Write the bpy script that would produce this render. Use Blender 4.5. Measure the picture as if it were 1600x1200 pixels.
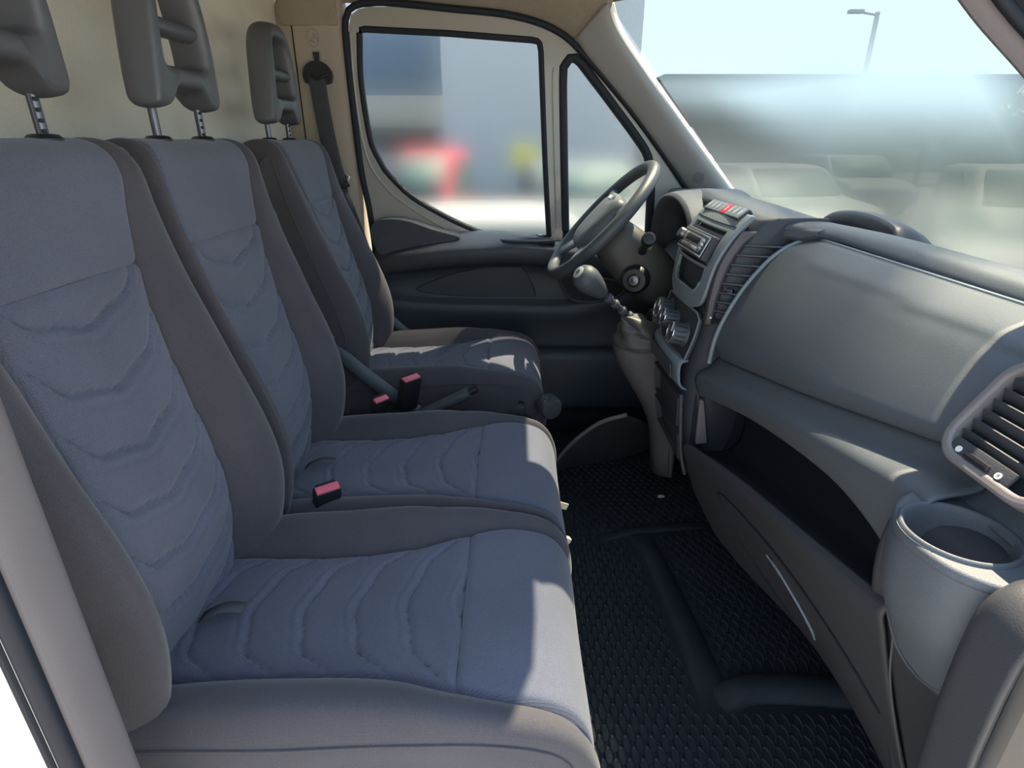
import bpy, bmesh, math, random
from mathutils import Vector, Matrix, Euler

# ------------------------------------------------------------------ scene, camera, light
for o in list(bpy.data.objects):
    bpy.data.objects.remove(o)
SC = bpy.context.scene
COL = SC.collection
random.seed(7)
R = math.radians

# metres. x = towards the front of the van, y = across the cab from the open passenger door, z = up, cab floor z = 0
cam_d = bpy.data.cameras.new('camera')
cam = bpy.data.objects.new('camera', cam_d)
COL.objects.link(cam)
cam.location = (0, 0, 1.02)
cam.rotation_euler = (R(90) - math.atan(380 / 900), 0, 0)
cam_d.sensor_width = 36
cam_d.lens = 36 * 900 / 1600
cam_d.clip_start = 0.01
cam_d.clip_end = 500
SC.camera = cam

SC.view_settings.view_transform = 'Standard'
SC.view_settings.look = 'None'
SC.view_settings.gamma = 1
SC.view_settings.use_curve_mapping = False
SC.view_settings.exposure = 0.47

world = bpy.data.worlds.new('sky')
SC.world = world
world.use_nodes = True
wn = world.node_tree
wn.nodes.clear()
w_out = wn.nodes.new('ShaderNodeOutputWorld')
w_bg = wn.nodes.new('ShaderNodeBackground')
w_tc = wn.nodes.new('ShaderNodeTexCoord')
w_sep = wn.nodes.new('ShaderNodeSeparateXYZ')
w_rmp = wn.nodes.new('ShaderNodeValToRGB')
w_rmp.color_ramp.elements[0].position = 0.0
w_rmp.color_ramp.elements[0].color = (0.58, 0.71, 0.73, 1)
w_rmp.color_ramp.elements[1].position = 0.55
w_rmp.color_ramp.elements[1].color = (0.46, 0.62, 0.86, 1)
wn.links.new(w_tc.outputs['Generated'], w_sep.inputs[0])
wn.links.new(w_sep.outputs['Z'], w_rmp.inputs[0])
wn.links.new(w_rmp.outputs[0], w_bg.inputs[0])
w_bg.inputs[1].default_value = 1.75
wn.links.new(w_bg.outputs[0], w_out.inputs[0])

sun_d = bpy.data.lights.new('sun', 'SUN')
sun_d.energy = 13.0
sun_d.angle = R(0.6)
sun_d.color = (1.0, 0.85, 0.61)
sun = bpy.data.objects.new('sun', sun_d)
COL.objects.link(sun)
SUN_TO = Vector((0.40, 0.42, 1.0)).normalized()
sun.rotation_euler = SUN_TO.to_track_quat('Z', 'Y').to_euler()
sun.location = (3, 3, 8)

# ------------------------------------------------------------------ materials
MATS = {}

def nodes_of(name):
    m = bpy.data.materials.new(name)
    m.use_nodes = True
    nt = m.node_tree
    b = nt.nodes['Principled BSDF']
    MATS[name] = m
    return m, nt, b

def mat(name, col, rough=0.5, spec=0.5, metal=0.0, var=0.0, vscale=8.0, bump=0.0, bscale=400.0,
        grain=0.0, gscale=600.0, sheen=0.0, coat=0.0, col2=None, emit=None):
    m, nt, b = nodes_of(name)
    N, L = nt.nodes, nt.links
    b.inputs['Base Color'].default_value = (*col, 1)
    b.inputs['Roughness'].default_value = rough
    b.inputs['Specular IOR Level'].default_value = spec
    b.inputs['Metallic'].default_value = metal
    b.inputs['Sheen Weight'].default_value = sheen
    b.inputs['Coat Weight'].default_value = coat
    tc = N.new('ShaderNodeTexCoord')
    if var > 0 or grain > 0 or col2:
        n1 = N.new('ShaderNodeTexNoise')
        n1.inputs['Scale'].default_value = vscale
        n1.inputs['Detail'].default_value = 5
        L.new(tc.outputs['Object'], n1.inputs['Vector'])
        n2 = N.new('ShaderNodeTexNoise')
        n2.inputs['Scale'].default_value = gscale
        n2.inputs['Detail'].default_value = 2
        L.new(tc.outputs['Object'], n2.inputs['Vector'])
        mix = N.new('ShaderNodeMix'); mix.data_type = 'RGBA'
        c2 = col2 or tuple(c * (1 - var) for c in col)
        c1 = col if col2 else tuple(min(1, c * (1 + var)) for c in col)
        mix.inputs[6].default_value = (*c1, 1)
        mix.inputs[7].default_value = (*c2, 1)
        rp = N.new('ShaderNodeMapRange')
        rp.inputs[1].default_value = 0.3; rp.inputs[2].default_value = 0.7
        L.new(n1.outputs[0], rp.inputs[0])
        L.new(rp.outputs[0], mix.inputs[0])
        mx2 = N.new('ShaderNodeMix'); mx2.data_type = 'RGBA'; mx2.blend_type = 'OVERLAY'
        mx2.inputs[0].default_value = grain
        L.new(mix.outputs[2], mx2.inputs[6])
        L.new(n2.outputs[0], mx2.inputs[7])
        L.new(mx2.outputs[2], b.inputs['Base Color'])
    if bump > 0:
        n3 = N.new('ShaderNodeTexNoise')
        n3.inputs['Scale'].default_value = bscale
        n3.inputs['Detail'].default_value = 2
        L.new(tc.outputs['Object'], n3.inputs['Vector'])
        bp = N.new('ShaderNodeBump')
        bp.inputs['Strength'].default_value = bump
        bp.inputs['Distance'].default_value = 0.002
        L.new(n3.outputs[0], bp.inputs['Height'])
        L.new(bp.outputs[0], b.inputs['Normal'])
    if emit:
        b.inputs['Emission Color'].default_value = (*emit[0], 1)
        b.inputs['Emission Strength'].default_value = emit[1]
    return m

def fabric(name, col, col2, weave=900.0, wamt=0.35, thread=1.0):
    """woven cloth: two crossed thread waves for relief, flecks of lighter yarn"""
    m, nt, b = nodes_of(name)
    N, L = nt.nodes, nt.links
    b.inputs['Roughness'].default_value = 0.85
    b.inputs['Specular IOR Level'].default_value = 0.2
    b.inputs['Sheen Weight'].default_value = 0.25
    b.inputs['Sheen Roughness'].default_value = 0.5
    tc = N.new('ShaderNodeTexCoord')
    w1 = N.new('ShaderNodeTexWave'); w1.wave_type = 'BANDS'; w1.bands_direction = 'DIAGONAL'
    w1.inputs['Scale'].default_value = weave / 4; w1.inputs['Distortion'].default_value = 1.5
    w2 = N.new('ShaderNodeTexWave'); w2.wave_type = 'BANDS'; w2.bands_direction = 'Y'
    w2.inputs['Scale'].default_value = weave / 4; w2.inputs['Distortion'].default_value = 1.5
    nz = N.new('ShaderNodeTexNoise'); nz.inputs['Scale'].default_value = weave; nz.inputs['Detail'].default_value = 1
    nl = N.new('ShaderNodeTexNoise'); nl.inputs['Scale'].default_value = 9; nl.inputs['Detail'].default_value = 4
    for n in (w1, w2, nz, nl):
        L.new(tc.outputs['Object'], n.inputs['Vector'])
    mul = N.new('ShaderNodeMath'); mul.operation = 'MULTIPLY'
    L.new(w1.outputs['Fac'], mul.inputs[0]); L.new(w2.outputs['Fac'], mul.inputs[1])
    mth = N.new('ShaderNodeMath'); mth.operation = 'MULTIPLY_ADD'
    mth.inputs[1].default_value = thread; mth.inputs[2].default_value = 0.28 * (1 - thread)
    L.new(mul.outputs[0], mth.inputs[0])
    add = N.new('ShaderNodeMath'); add.operation = 'ADD'
    L.new(mth.outputs[0], add.inputs[0]); L.new(nz.outputs[0], add.inputs[1])
    mr = N.new('ShaderNodeMapRange')
    mr.inputs[1].default_value = 0.45; mr.inputs[2].default_value = 1.15
    L.new(add.outputs[0], mr.inputs[0])
    mix = N.new('ShaderNodeMix'); mix.data_type = 'RGBA'
    mix.inputs[6].default_value = (*col, 1); mix.inputs[7].default_value = (*col2, 1)
    L.new(mr.outputs[0], mix.inputs[0])
    mx = N.new('ShaderNodeMix'); mx.data_type = 'RGBA'; mx.blend_type = 'OVERLAY'
    mx.inputs[0].default_value = 0.22
    L.new(mix.outputs[2], mx.inputs[6]); L.new(nl.outputs[0], mx.inputs[7])
    L.new(mx.outputs[2], b.inputs['Base Color'])
    bp = N.new('ShaderNodeBump'); bp.inputs['Strength'].default_value = wamt; bp.inputs['Distance'].default_value = 0.001
    L.new(add.outputs[0], bp.inputs['Height']); L.new(bp.outputs[0], b.inputs['Normal'])
    return m

def blur_glass(name, blur_low, blur_high, z0, z1, tint, ya=-1.0, yb=-0.9):
    """tinted pane with an added film that blurs the view, thinner where sun should pass"""
    m, nt, b = nodes_of(name)
    N, L = nt.nodes, nt.links
    N.remove(b)
    out = N['Material Output']
    t = N.new('ShaderNodeBsdfTransparent')
    t.inputs[0].default_value = (*tint, 1)
    r = N.new('ShaderNodeBsdfRefraction')
    r.inputs['Color'].default_value = (*tint, 1)
    r.inputs['Roughness'].default_value = 0.62
    r.inputs['IOR'].default_value = 1.06
    mx = N.new('ShaderNodeMixShader')
    tc = N.new('ShaderNodeTexCoord')
    sp = N.new('ShaderNodeSeparateXYZ')
    mr = N.new('ShaderNodeMapRange')
    for i, v in ((1, z0), (2, z1), (3, blur_low), (4, blur_high)): mr.inputs[i].default_value = v
    L.new(tc.outputs['Object'], sp.inputs[0]); L.new(sp.outputs['Z'], mr.inputs[0])
    my = N.new('ShaderNodeMapRange')
    for i, v in ((1, ya), (2, yb), (3, 0.1), (4, 1.0)): my.inputs[i].default_value = v
    L.new(sp.outputs['Y'], my.inputs[0])
    ml = N.new('ShaderNodeMath'); ml.operation = 'MULTIPLY'
    L.new(mr.outputs[0], ml.inputs[0]); L.new(my.outputs[0], ml.inputs[1]); L.new(ml.outputs[0], mx.inputs[0])
    L.new(t.outputs[0], mx.inputs[1]); L.new(r.outputs[0], mx.inputs[2])
    L.new(mx.outputs[0], out.inputs[0])
    return m

def clear_glass(name):
    m, nt, b = nodes_of(name)
    N, L = nt.nodes, nt.links
    N.remove(b)
    t = N.new('ShaderNodeBsdfTransparent')
    t.inputs[0].default_value = (0.98, 0.99, 0.985, 1)
    L.new(t.outputs[0], N['Material Output'].inputs[0])
    return m

fabric('fabric_blue', (0.078, 0.083, 0.116), (0.152, 0.159, 0.208), thread=0.6)
fabric('fabric_dark', (0.050, 0.046, 0.055), (0.102, 0.094, 0.106), weave=1100, thread=0.12)
fabric('webbing', (0.05, 0.052, 0.062), (0.085, 0.088, 0.10), weave=1500, thread=0.2)
mat('plastic_dash', (0.092, 0.104, 0.120), rough=0.55, spec=0.45, var=0.05, bump=0.25, bscale=900, grain=0.12, gscale=700)
mat('plastic_mid', (0.075, 0.082, 0.092), rough=0.5, spec=0.45, bump=0.2, bscale=900, grain=0.1, gscale=700)
mat('plastic_mauve', (0.10, 0.092, 0.10), rough=0.5, spec=0.4, bump=0.1, bscale=900)
mat('plastic_fascia', (0.21, 0.245, 0.27), rough=0.45, spec=0.5, bump=0.05, bscale=900, grain=0.05)
mat('plastic_black', (0.018, 0.020, 0.024), rough=0.38, spec=0.5, bump=0.06, bscale=900)
mat('plastic_lower', (0.050, 0.053, 0.062), rough=0.55, spec=0.4, bump=0.25, bscale=800, grain=0.12)
mat('plastic_low', (0.052, 0.053, 0.061), rough=0.5, spec=0.42, bump=0.2, bscale=900, grain=0.1, gscale=700)
mat('plastic_head', (0.088, 0.090, 0.098), rough=0.4, spec=0.55, bump=0.1, bscale=1200)
mat('plastic_door', (0.048, 0.056, 0.070), rough=0.5, spec=0.45, bump=0.2, bscale=800)
mat('pocket_dark', (0.020, 0.024, 0.030), rough=0.7, spec=0.3, bump=0.1)
mat('rubber', (0.020, 0.022, 0.026), rough=0.55, spec=0.4)
mat('rubber_mat', (0.024, 0.030, 0.038), rough=0.5, spec=0.45, bump=0.35, bscale=500)
mat('bulkhead_cream', (0.90, 0.845, 0.74), rough=0.7, spec=0.3, col2=(0.78, 0.71, 0.59), vscale=5, bump=0.2, bscale=250, grain=0.3, gscale=240)
mat('headliner', (0.33, 0.29, 0.23), rough=0.95, spec=0.1, var=0.08, vscale=14, bump=0.5, bscale=700, grain=0.4, gscale=600)
mat('pillar_trim', (0.335, 0.33, 0.32), rough=0.6, spec=0.35, var=0.04, bump=0.12, bscale=900, grain=0.08)
mat('pillar_beige', (0.42, 0.36, 0.29), rough=0.6, spec=0.35, var=0.05, bump=0.12, bscale=900)
mat('pillar_near', (0.19, 0.17, 0.175), rough=0.55, spec=0.4, var=0.06, bump=0.1, bscale=900)
mat('door_paint', (0.40, 0.375, 0.335), rough=0.3, spec=0.5, coat=0.4)
mat('body_white', (0.70, 0.66, 0.64), rough=0.3, spec=0.5, coat=0.4)
mat('seal', (0.018, 0.022, 0.030), rough=0.6, spec=0.3)
mat('steel', (0.45, 0.45, 0.46), rough=0.3, metal=1.0)
mat('steel_dark', (0.16, 0.16, 0.18), rough=0.35, metal=1.0)
mat('chrome', (0.85, 0.86, 0.87), rough=0.12, metal=1.0)
mat('red_button', (0.75, 0.03, 0.06), rough=0.35, spec=0.5)
mat('red_buckle', (0.80, 0.16, 0.22), rough=0.4, spec=0.5)
mat('print_white', (0.8, 0.82, 0.82), rough=0.5)
mat('print_grey', (0.42, 0.46, 0.48), rough=0.5)
mat('badge_grey', (0.30, 0.33, 0.36), rough=0.25, metal=0.6)
mat('wheel_leather', (0.070, 0.078, 0.086), rough=0.42, spec=0.5, bump=0.25, bscale=900, grain=0.15)
mat('wheel_pad', (0.115, 0.13, 0.145), rough=0.45, spec=0.5, bump=0.1, bscale=900)
mat('column_beige', (0.082, 0.077, 0.070), rough=0.5, spec=0.45, bump=0.1, bscale=900)
mat('boot_vinyl', (0.085, 0.08, 0.075), rough=0.5, spec=0.5, bump=0.3, bscale=300)
mat('radio_face', (0.32, 0.31, 0.30), rough=0.25, spec=0.6, col2=(0.08, 0.08, 0.08), vscale=130)
mat('tag_cloth', (0.09, 0.09, 0.10), rough=0.9, spec=0.1)
mat('tag_cream', (0.62, 0.55, 0.42), rough=0.8, spec=0.2)
mat('paper', (0.8, 0.79, 0.77), rough=0.9, spec=0.1)
mat('visor_vinyl', (0.42, 0.385, 0.31), rough=0.7, spec=0.3, bump=0.1)
blur_glass('glass_screen', 0.92, 0.08, 1.13, 1.22, (0.62, 0.655, 0.65), 0.80, 0.95)  # added blur film, cut back at top and passenger side to admit sun
blur_glass('glass_blurred', 0.92, 0.36, 1.04, 1.22, (0.62, 0.645, 0.655))  # same added blur film on the door panes, weaker at the top for sun
clear_glass('glass_clear')
# outside
mat('asphalt', (0.105, 0.103, 0.095), rough=0.9, var=0.1, vscale=1.0)
mat('concrete', (0.42, 0.40, 0.385), rough=0.9, var=0.06, vscale=2)
mat('car_white', (0.36, 0.36, 0.35), rough=0.6, spec=0.3)
mat('car_silver', (0.16, 0.18, 0.19), rough=0.6, spec=0.3)
mat('car_red', (0.50, 0.03, 0.06), rough=0.6, spec=0.3)
mat('car_blue', (0.17, 0.21, 0.26), rough=0.6, spec=0.3)
mat('car_glass', (0.10, 0.16, 0.15), rough=0.6, spec=0.3)
mat('tyre', (0.03, 0.03, 0.03), rough=0.8)
mat('wall_grey', (0.56, 0.565, 0.565), rough=0.9, var=0.05)
mat('wall_blue', (0.19, 0.24, 0.30), rough=0.9)
mat('wall_cream', (0.55, 0.51, 0.44), rough=0.9)
mat('wall_brown', (0.17, 0.155, 0.135), rough=0.9, var=0.1)
mat('roof_dark', (0.08, 0.078, 0.075), rough=0.9)
mat('leaf_green', (0.12, 0.14, 0.07), rough=0.9, var=0.3, vscale=2)
mat('bark', (0.14, 0.11, 0.08), rough=0.9)
mat('sign_yellow', (0.75, 0.70, 0.12), rough=0.5)
mat('pole_grey', (0.35, 0.37, 0.37), rough=0.5)

# ------------------------------------------------------------------ mesh helpers
def V(*a):
    return Vector(a)

def cat(pts, n, closed=False):
    """n points on the Catmull-Rom curve through pts (even in chord length)"""
    pts = [Vector(p) for p in pts]
    m = len(pts)
    segs = m if closed else m - 1
    lens = [max(1e-6, (pts[(i + 1) % m] - pts[i]).length) for i in range(segs)]
    tot = sum(lens)
    out = []
    for k in range(n):
        d = tot * (k / n if closed else k / (n - 1))
        i = 0
        while i < segs - 1 and d > lens[i]:
            d -= lens[i]; i += 1
        t = min(1.0, d / lens[i])
        if closed:
            a, b, c, e = pts[i - 1], pts[i], pts[(i + 1) % m], pts[(i + 2) % m]
        else:
            b, c = pts[i], pts[i + 1]
            a = pts[i - 1] if i > 0 else b * 2 - c
            e = pts[i + 2] if i + 2 < m else c * 2 - b
        t2, t3 = t * t, t * t * t
        out.append(0.5 * ((2 * b) + (c - a) * t + (2 * a - 5 * b + 4 * c - e) * t2 + (3 * b - 3 * c + e - a) * t3))
    return out

def lut(table, x):
    """smooth look-up in a list of (x, value)"""
    if x <= table[0][0]: return table[0][1]
    for (a, va), (b, vb) in zip(table, table[1:]):
        if x <= b:
            t = (x - a) / (b - a)
            return va + (vb - va) * t
    return table[-1][1]

def slut(table, x):
    if x <= table[0][0]: return table[0][1]
    n = len(table)
    for i in range(n - 1):
        (a, va), (b, vb) = table[i], table[i + 1]
        if x <= b:
            t = (x - a) / (b - a)
            ma = (vb - table[i - 1][1]) / (b - table[i - 1][0]) if i > 0 else (vb - va) / (b - a)
            mb = (table[i + 2][1] - va) / (table[i + 2][0] - a) if i + 2 < n else (vb - va) / (b - a)
            h = b - a
            t2, t3 = t * t, t * t * t
            return (2*t3-3*t2+1)*va + (t3-2*t2+t)*h*ma + (-2*t3+3*t2)*vb + (t3-t2)*h*mb
    return table[-1][1]

def link(name, me, parent=None, mats=(), smooth=True, sharp=40):
    o = bpy.data.objects.new(name, me)
    for m in mats:
        me.materials.append(MATS[m])
    if smooth:
        for p in me.polygons: p.use_smooth = True
        me.set_sharp_from_angle(angle=R(sharp))
    COL.objects.link(o)
    if parent: o.parent = parent
    return o

def mesh(name, verts, faces, m, parent=None, smooth=True, sharp=40, thick=0.0, bevel=0.0, sub=0, off=-1, fix=True):
    me = bpy.data.meshes.new(name)
    me.from_pydata([tuple(v) for v in verts], [], faces)
    if fix:
        bm = bmesh.new(); bm.from_mesh(me)
        bmesh.ops.remove_doubles(bm, verts=bm.verts, dist=1e-6)
        bmesh.ops.recalc_face_normals(bm, faces=bm.faces)
        bm.to_mesh(me); bm.free()
    o = link(name, me, parent, (m,) if isinstance(m, str) else m, smooth, sharp)
    if sub:
        s = o.modifiers.new('sub', 'SUBSURF'); s.levels = sub; s.render_levels = sub
    if thick:
        s = o.modifiers.new('thick', 'SOLIDIFY'); s.thickness = abs(thick); s.offset = off
    if bevel:
        s = o.modifiers.new('bev', 'BEVEL'); s.width = bevel; s.segments = 3; s.limit_method = 'ANGLE'; s.angle_limit = R(35)
    return o

def gridfaces(nr, nc, cr=False, cc=False):
    f = []
    for i in range(nr if cr else nr - 1):
        for j in range(nc if cc else nc - 1):
            a = i * nc + j; b = i * nc + (j + 1) % nc
            c = ((i + 1) % nr) * nc + (j + 1) % nc; d = ((i + 1) % nr) * nc + j
            f.append((a, b, c, d))
    return f

def loft(name, rows, m, parent=None, closed=False, ring=False, caps=False, **k):
    """rows of points skinned into a sheet; closed = each row is a loop; ring = last row joins the first"""
    nr, nc = len(rows), len(rows[0])
    vs = [p for r in rows for p in r]
    f = gridfaces(nr, nc, ring, closed)
    if caps and closed:
        f.append(tuple(range(nc))[::-1]); f.append(tuple((nr - 1) * nc + j for j in range(nc)))
    return mesh(name, vs, f, m, parent, **k)

def frames(pts, closed=False):
    pts = [Vector(p) for p in pts]
    n = len(pts)
    T = []
    for i in range(n):
        if closed: t = pts[(i + 1) % n] - pts[i - 1]
        else: t = pts[min(i + 1, n - 1)] - pts[max(i - 1, 0)]
        T.append(t.normalized())
    up = V(0, 0, 1) if abs(T[0].z) < 0.9 else V(1, 0, 0)
    u = (up - T[0] * up.dot(T[0])).normalized()
    out = []
    for i in range(n):
        u = (u - T[i] * u.dot(T[i])).normalized()
        out.append((pts[i], u, T[i].cross(u)))
    return out

def tube(name, pts, r, m, parent=None, n=12, closed=False, flat=1.0, **k):
    fr = frames(pts, closed)
    rows = []
    for i, (p, u, w) in enumerate(fr):
        rr = r[i] if isinstance(r, (list, tuple)) else r
        rows.append([p + u * (math.cos(a) * rr) + w * (math.sin(a) * rr * flat) for a in (2 * math.pi * j / n for j in range(n))])
    return loft(name, rows, m, parent, closed=True, ring=closed, caps=not closed, **k)

def basis(axis, up=None):
    w = Vector(axis).normalized()
    up = Vector(up) if up else (V(0, 0, 1) if abs(w.z) < 0.95 else V(1, 0, 0))
    u = (up - w * up.dot(w)).normalized()
    return u, w.cross(u), w

def lathe(name, prof, origin, axis, m, parent=None, n=32, **k):
    u, v, w = basis(axis)
    O = Vector(origin)
    rows = [[O + w * h + (u * math.cos(a) + v * math.sin(a)) * r for a in (2 * math.pi * j / n for j in range(n))] for r, h in prof]
    return loft(name, rows, m, parent, closed=True, caps=True, **k)

def rbox(name, c, s, m, parent=None, bev=0.003, rot=None, seg=2, sharp=40):
    bm = bmesh.new()
    bmesh.ops.create_cube(bm, size=1)
    for v in bm.verts: v.co = Vector((v.co.x * s[0], v.co.y * s[1], v.co.z * s[2]))
    if bev: bmesh.ops.bevel(bm, geom=list(bm.edges), offset=min(bev, 0.49 * min(s)), segments=seg, profile=0.6, affect='EDGES')
    M = Matrix.Translation(Vector(c))
    if rot is not None:
        M = M @ (rot.to_4x4() if isinstance(rot, Matrix) else Euler(rot).to_matrix().to_4x4())
    bm.transform(M)
    me = bpy.data.meshes.new(name)
    bm.to_mesh(me); bm.free()
    return link(name, me, parent, (m,), True, sharp)

def frame_mat(u, v, w):
    return Matrix((u, v, w)).transposed()

def prism(name, outline, O, u, v, depth, m, parent=None, bev=0.0, holes=(), **k):
    """flat outline (a, b) in the plane O + a u + b v, with real thickness along u x v; holes cut through"""
    O, u, v = Vector(O), Vector(u).normalized(), Vector(v).normalized()
    w = u.cross(v)
    bm = bmesh.new()
    def ring(pts):
        vs = [bm.verts.new(O + u * a + v * b) for a, b in pts]
        return [bm.edges.new((vs[i], vs[(i + 1) % len(vs)])) for i in range(len(vs))]
    es = ring(outline)
    for h in holes: es += ring(h)
    bmesh.ops.triangle_fill(bm, use_beauty=True, use_dissolve=False, edges=es)
    for f in bm.faces:
        f.normal_update()
        if f.normal.dot(w) < 0: f.normal_flip()
    ret = bmesh.ops.extrude_face_region(bm, geom=list(bm.faces))
    bmesh.ops.translate(bm, verts=[e for e in ret['geom'] if isinstance(e, bmesh.types.BMVert)], vec=w * depth)
    bmesh.ops.recalc_face_normals(bm, faces=bm.faces)
    me = bpy.data.meshes.new(name)
    bm.to_mesh(me); bm.free()
    o = link(name, me, parent, (m,) if isinstance(m, str) else m, True, 35)
    if bev:
        s = o.modifiers.new('bev', 'BEVEL'); s.width = bev; s.segments = 3; s.limit_method = 'ANGLE'; s.angle_limit = R(35)
    return o

def rrect(w, h, r, n=5):
    out = []
    for cx, cy, a0 in ((w/2-r, h/2-r, 0), (-w/2+r, h/2-r, 90), (-w/2+r, -h/2+r, 180), (w/2-r, -h/2+r, 270)):
        for i in range(n + 1):
            a = R(a0 + 90 * i / n)
            out.append((cx + r * math.cos(a), cy + r * math.sin(a)))
    return out

def circ(r, n=24, cx=0, cy=0):
    return [(cx + r * math.cos(2*math.pi*i/n), cy + r * math.sin(2*math.pi*i/n)) for i in range(n)]

def shrink(pts, d):
    """closed outline moved inwards by d"""
    n = len(pts)
    A = sum(pts[i][0]*pts[(i+1) % n][1] - pts[(i+1) % n][0]*pts[i][1] for i in range(n))
    sg = 1 if A > 0 else -1
    out = []
    for i in range(n):
        a, b = Vector(pts[i-1]), Vector(pts[(i+1) % n])
        t = (b - a)
        if t.length < 1e-9: out.append(tuple(pts[i])); continue
        t.normalize()
        out.append((pts[i][0] - t.y * d * sg, pts[i][1] + t.x * d * sg))
    return out

def thing(name, label, cat_, loc=(0, 0, 0), group=None, kind=None):
    o = bpy.data.objects.new(name, None)
    o.empty_display_size = 0.05
    COL.objects.link(o)
    tag(o, label, cat_, group, kind)
    return o

def tag(o, label=None, cat_=None, group=None, kind=None):
    if label: o['label'] = label
    if cat_: o['category'] = cat_
    if group: o['group'] = group
    if kind: o['kind'] = kind
    return o

# ------------------------------------------------------------------ cab shell
def yz(y):      # outline in the x-z plane at depth y: u = x, v = z
    return V(0, y, 0), V(1, 0, 0), V(0, 0, 1)

floor = rbox('floor', (0.15, 1.17, -0.03), (1.9, 1.82, 0.05), 'plastic_lower', bev=0.005)
tag(floor, 'dark cab floor under the rubber mat', kind='structure')

wall_rear = rbox('wall_rear', (-0.715, 1.17, 0.765), (0.03, 1.80, 1.57), 'bulkhead_cream', bev=0.003)
tag(wall_rear, 'cream dusty bulkhead wall behind the seats', kind='structure')

# headliner: crowned roof with a cove that comes down to the door opening and the windscreen header
hl_edge = [(-0.70, 1.405), (-0.50, 1.402), (-0.30, 1.392), (-0.10, 1.378), (0.02, 1.362), (0.10, 1.342), (0.165, 1.312), (0.215, 1.272)]
hl_e = cat([(x, 0, z) for x, z in hl_edge], 30)
rows = []
for p in hl_e:
    x, z = p.x, p.z
    k = max(0.0, (x - 0.02) / 0.2)
    dx = 0.085 * k
    r = [V(x, 2.02, z - 0.004), V(x, 2.005, z + 0.0), V(x + dx*0.35, 1.975, z + 0.03), V(x + dx * 0.8, 1.94, z + 0.06)]
    xx = min(x + dx, 0.30)
    zt = max(1.47, z + 0.08)
    r += [V(xx, 1.90, zt - 0.01), V(min(xx, 0.27), 1.80, 1.50), V(min(xx, 0.26), 1.5, 1.53), V(min(xx, 0.26), 1.1, 1.535), V(min(xx, 0.26), 0.6, 1.52), V(min(xx, 0.26), 0.42, 1.47), V(min(xx, .26), 0.36, 1.42)]
    rows.append(r)
ceiling = loft('ceiling', rows, 'headliner', sub=1, thick=0.02, off=1)
tag(ceiling, 'beige felt headliner above the driver door', kind='structure')

# roof skin over the headliner keeps the sun out
roof_skin = loft('trim_1', [[V(x, y, z) for y, z in ((0.30, 1.42), (0.42, 1.54), (0.9, 1.60), (1.5, 1.60), (1.9, 1.55), (2.06, 1.42))] for x in (-0.75, -0.3, 0.0, 0.24, 0.285)], 'body_white', thick=0.012)
tag(roof_skin, 'white outer roof skin above the headliner', kind='structure')

# driver-side A-pillar trim
ap_w = cat([(0.272, 1.93, 1.385), (0.300, 1.93, 1.318), (0.398, 1.93, 1.20), (0.531, 1.93, 1.05), (0.695, 1.93, 0.87), (0.78, 1.93, 0.78)], 36)
ap_d = cat([(0.195, 1.99, 1.305), (0.222, 1.99, 1.265), (0.315, 1.99, 1.172), (0.405, 1.99, 1.078), (0.592, 1.99, 0.862), (0.66, 1.99, 0.77)], 36)
rows = []
for a, b in zip(ap_w, ap_d):
    n = V(-0.45, -1, -0.25).normalized()
    rows.append([a + V(0.02, 0.04, 0.01), a + V(0.006, 0.012, 0.003), a, a.lerp(b, 0.12) + n * 0.010, a.lerp(b, 0.3) + n * 0.012, a.lerp(b, 0.55) + n * 0.012,
                 a.lerp(b, 0.85) + n * 0.009, b + n * 0.004, b + V(-0.004, 0.03, -0.004)])
pil = loft('trim_2', rows, 'pillar_trim', sub=1, thick=0.004)
tag(pil, 'grey-beige windscreen pillar trim with a speaker grille, driver side', kind='structure')
def on_pillar(k, s):
    a, b = ap_w[int(k)], ap_d[int(k)]
    return a.lerp(b, s) + V(-0.45, -1, -0.25).normalized() * 0.012
du = (ap_d[20] - ap_d[12]).normalized()
dv = (ap_d[16] - ap_w[16]); dv = (dv - du * dv.dot(du)).normalized()
dn = du.cross(dv)
if dn.y > 0: dn = -dn
c = on_pillar(7, 0.46)
lathe('screw_cap', [(0.0105, -0.002), (0.0105, 0.0015), (0.0095, 0.0022), (0.0, 0.0022)], c, dn, 'pillar_trim', pil, n=24)
lathe('cap_ring', [(0.0118, -0.002), (0.0118, 0.0012), (0.0108, 0.0012), (0.0108, -0.002)], c, dn, 'steel_dark', pil, n=24)
c = on_pillar(26, 0.5)
prism('speaker_plate', [(0.038, -0.028), (0.036, 0.026), (-0.030, 0.028), (-0.036, -0.024)], c + dn * 0.0005, du, dv, -0.0022 if du.cross(dv).dot(dn) < 0 else 0.0022, 'pillar_trim', pil, bev=0.002)
hexg = thing('speaker_grille', None, None); hexg.parent = pil
g2 = V(*c) + dn * 0.003
sgn = -1 if du.cross(dv).dot(dn) < 0 else 1
prism('grille_base', [(0.020 * math.cos(R(60*i+30)), 0.020 * math.sin(R(60*i+30))) for i in range(6)], g2, du, dv, 0.0012 * sgn, 'plastic_mid', hexg)
for i in range(-7, 8):
    hh = 0.0024 * i
    wd = 0.0170 if abs(hh) < 0.010 else 0.0170 * (0.020 - abs(hh)) / 0.010
    prism('grille_bar', [(-wd, hh - 0.0006), (wd, hh - 0.0006), (wd, hh + 0.0006), (-wd, hh + 0.0006)], g2 + dn * 0.0012, du, dv, 0.0008 * sgn, 'pillar_trim', hexg)

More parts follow.
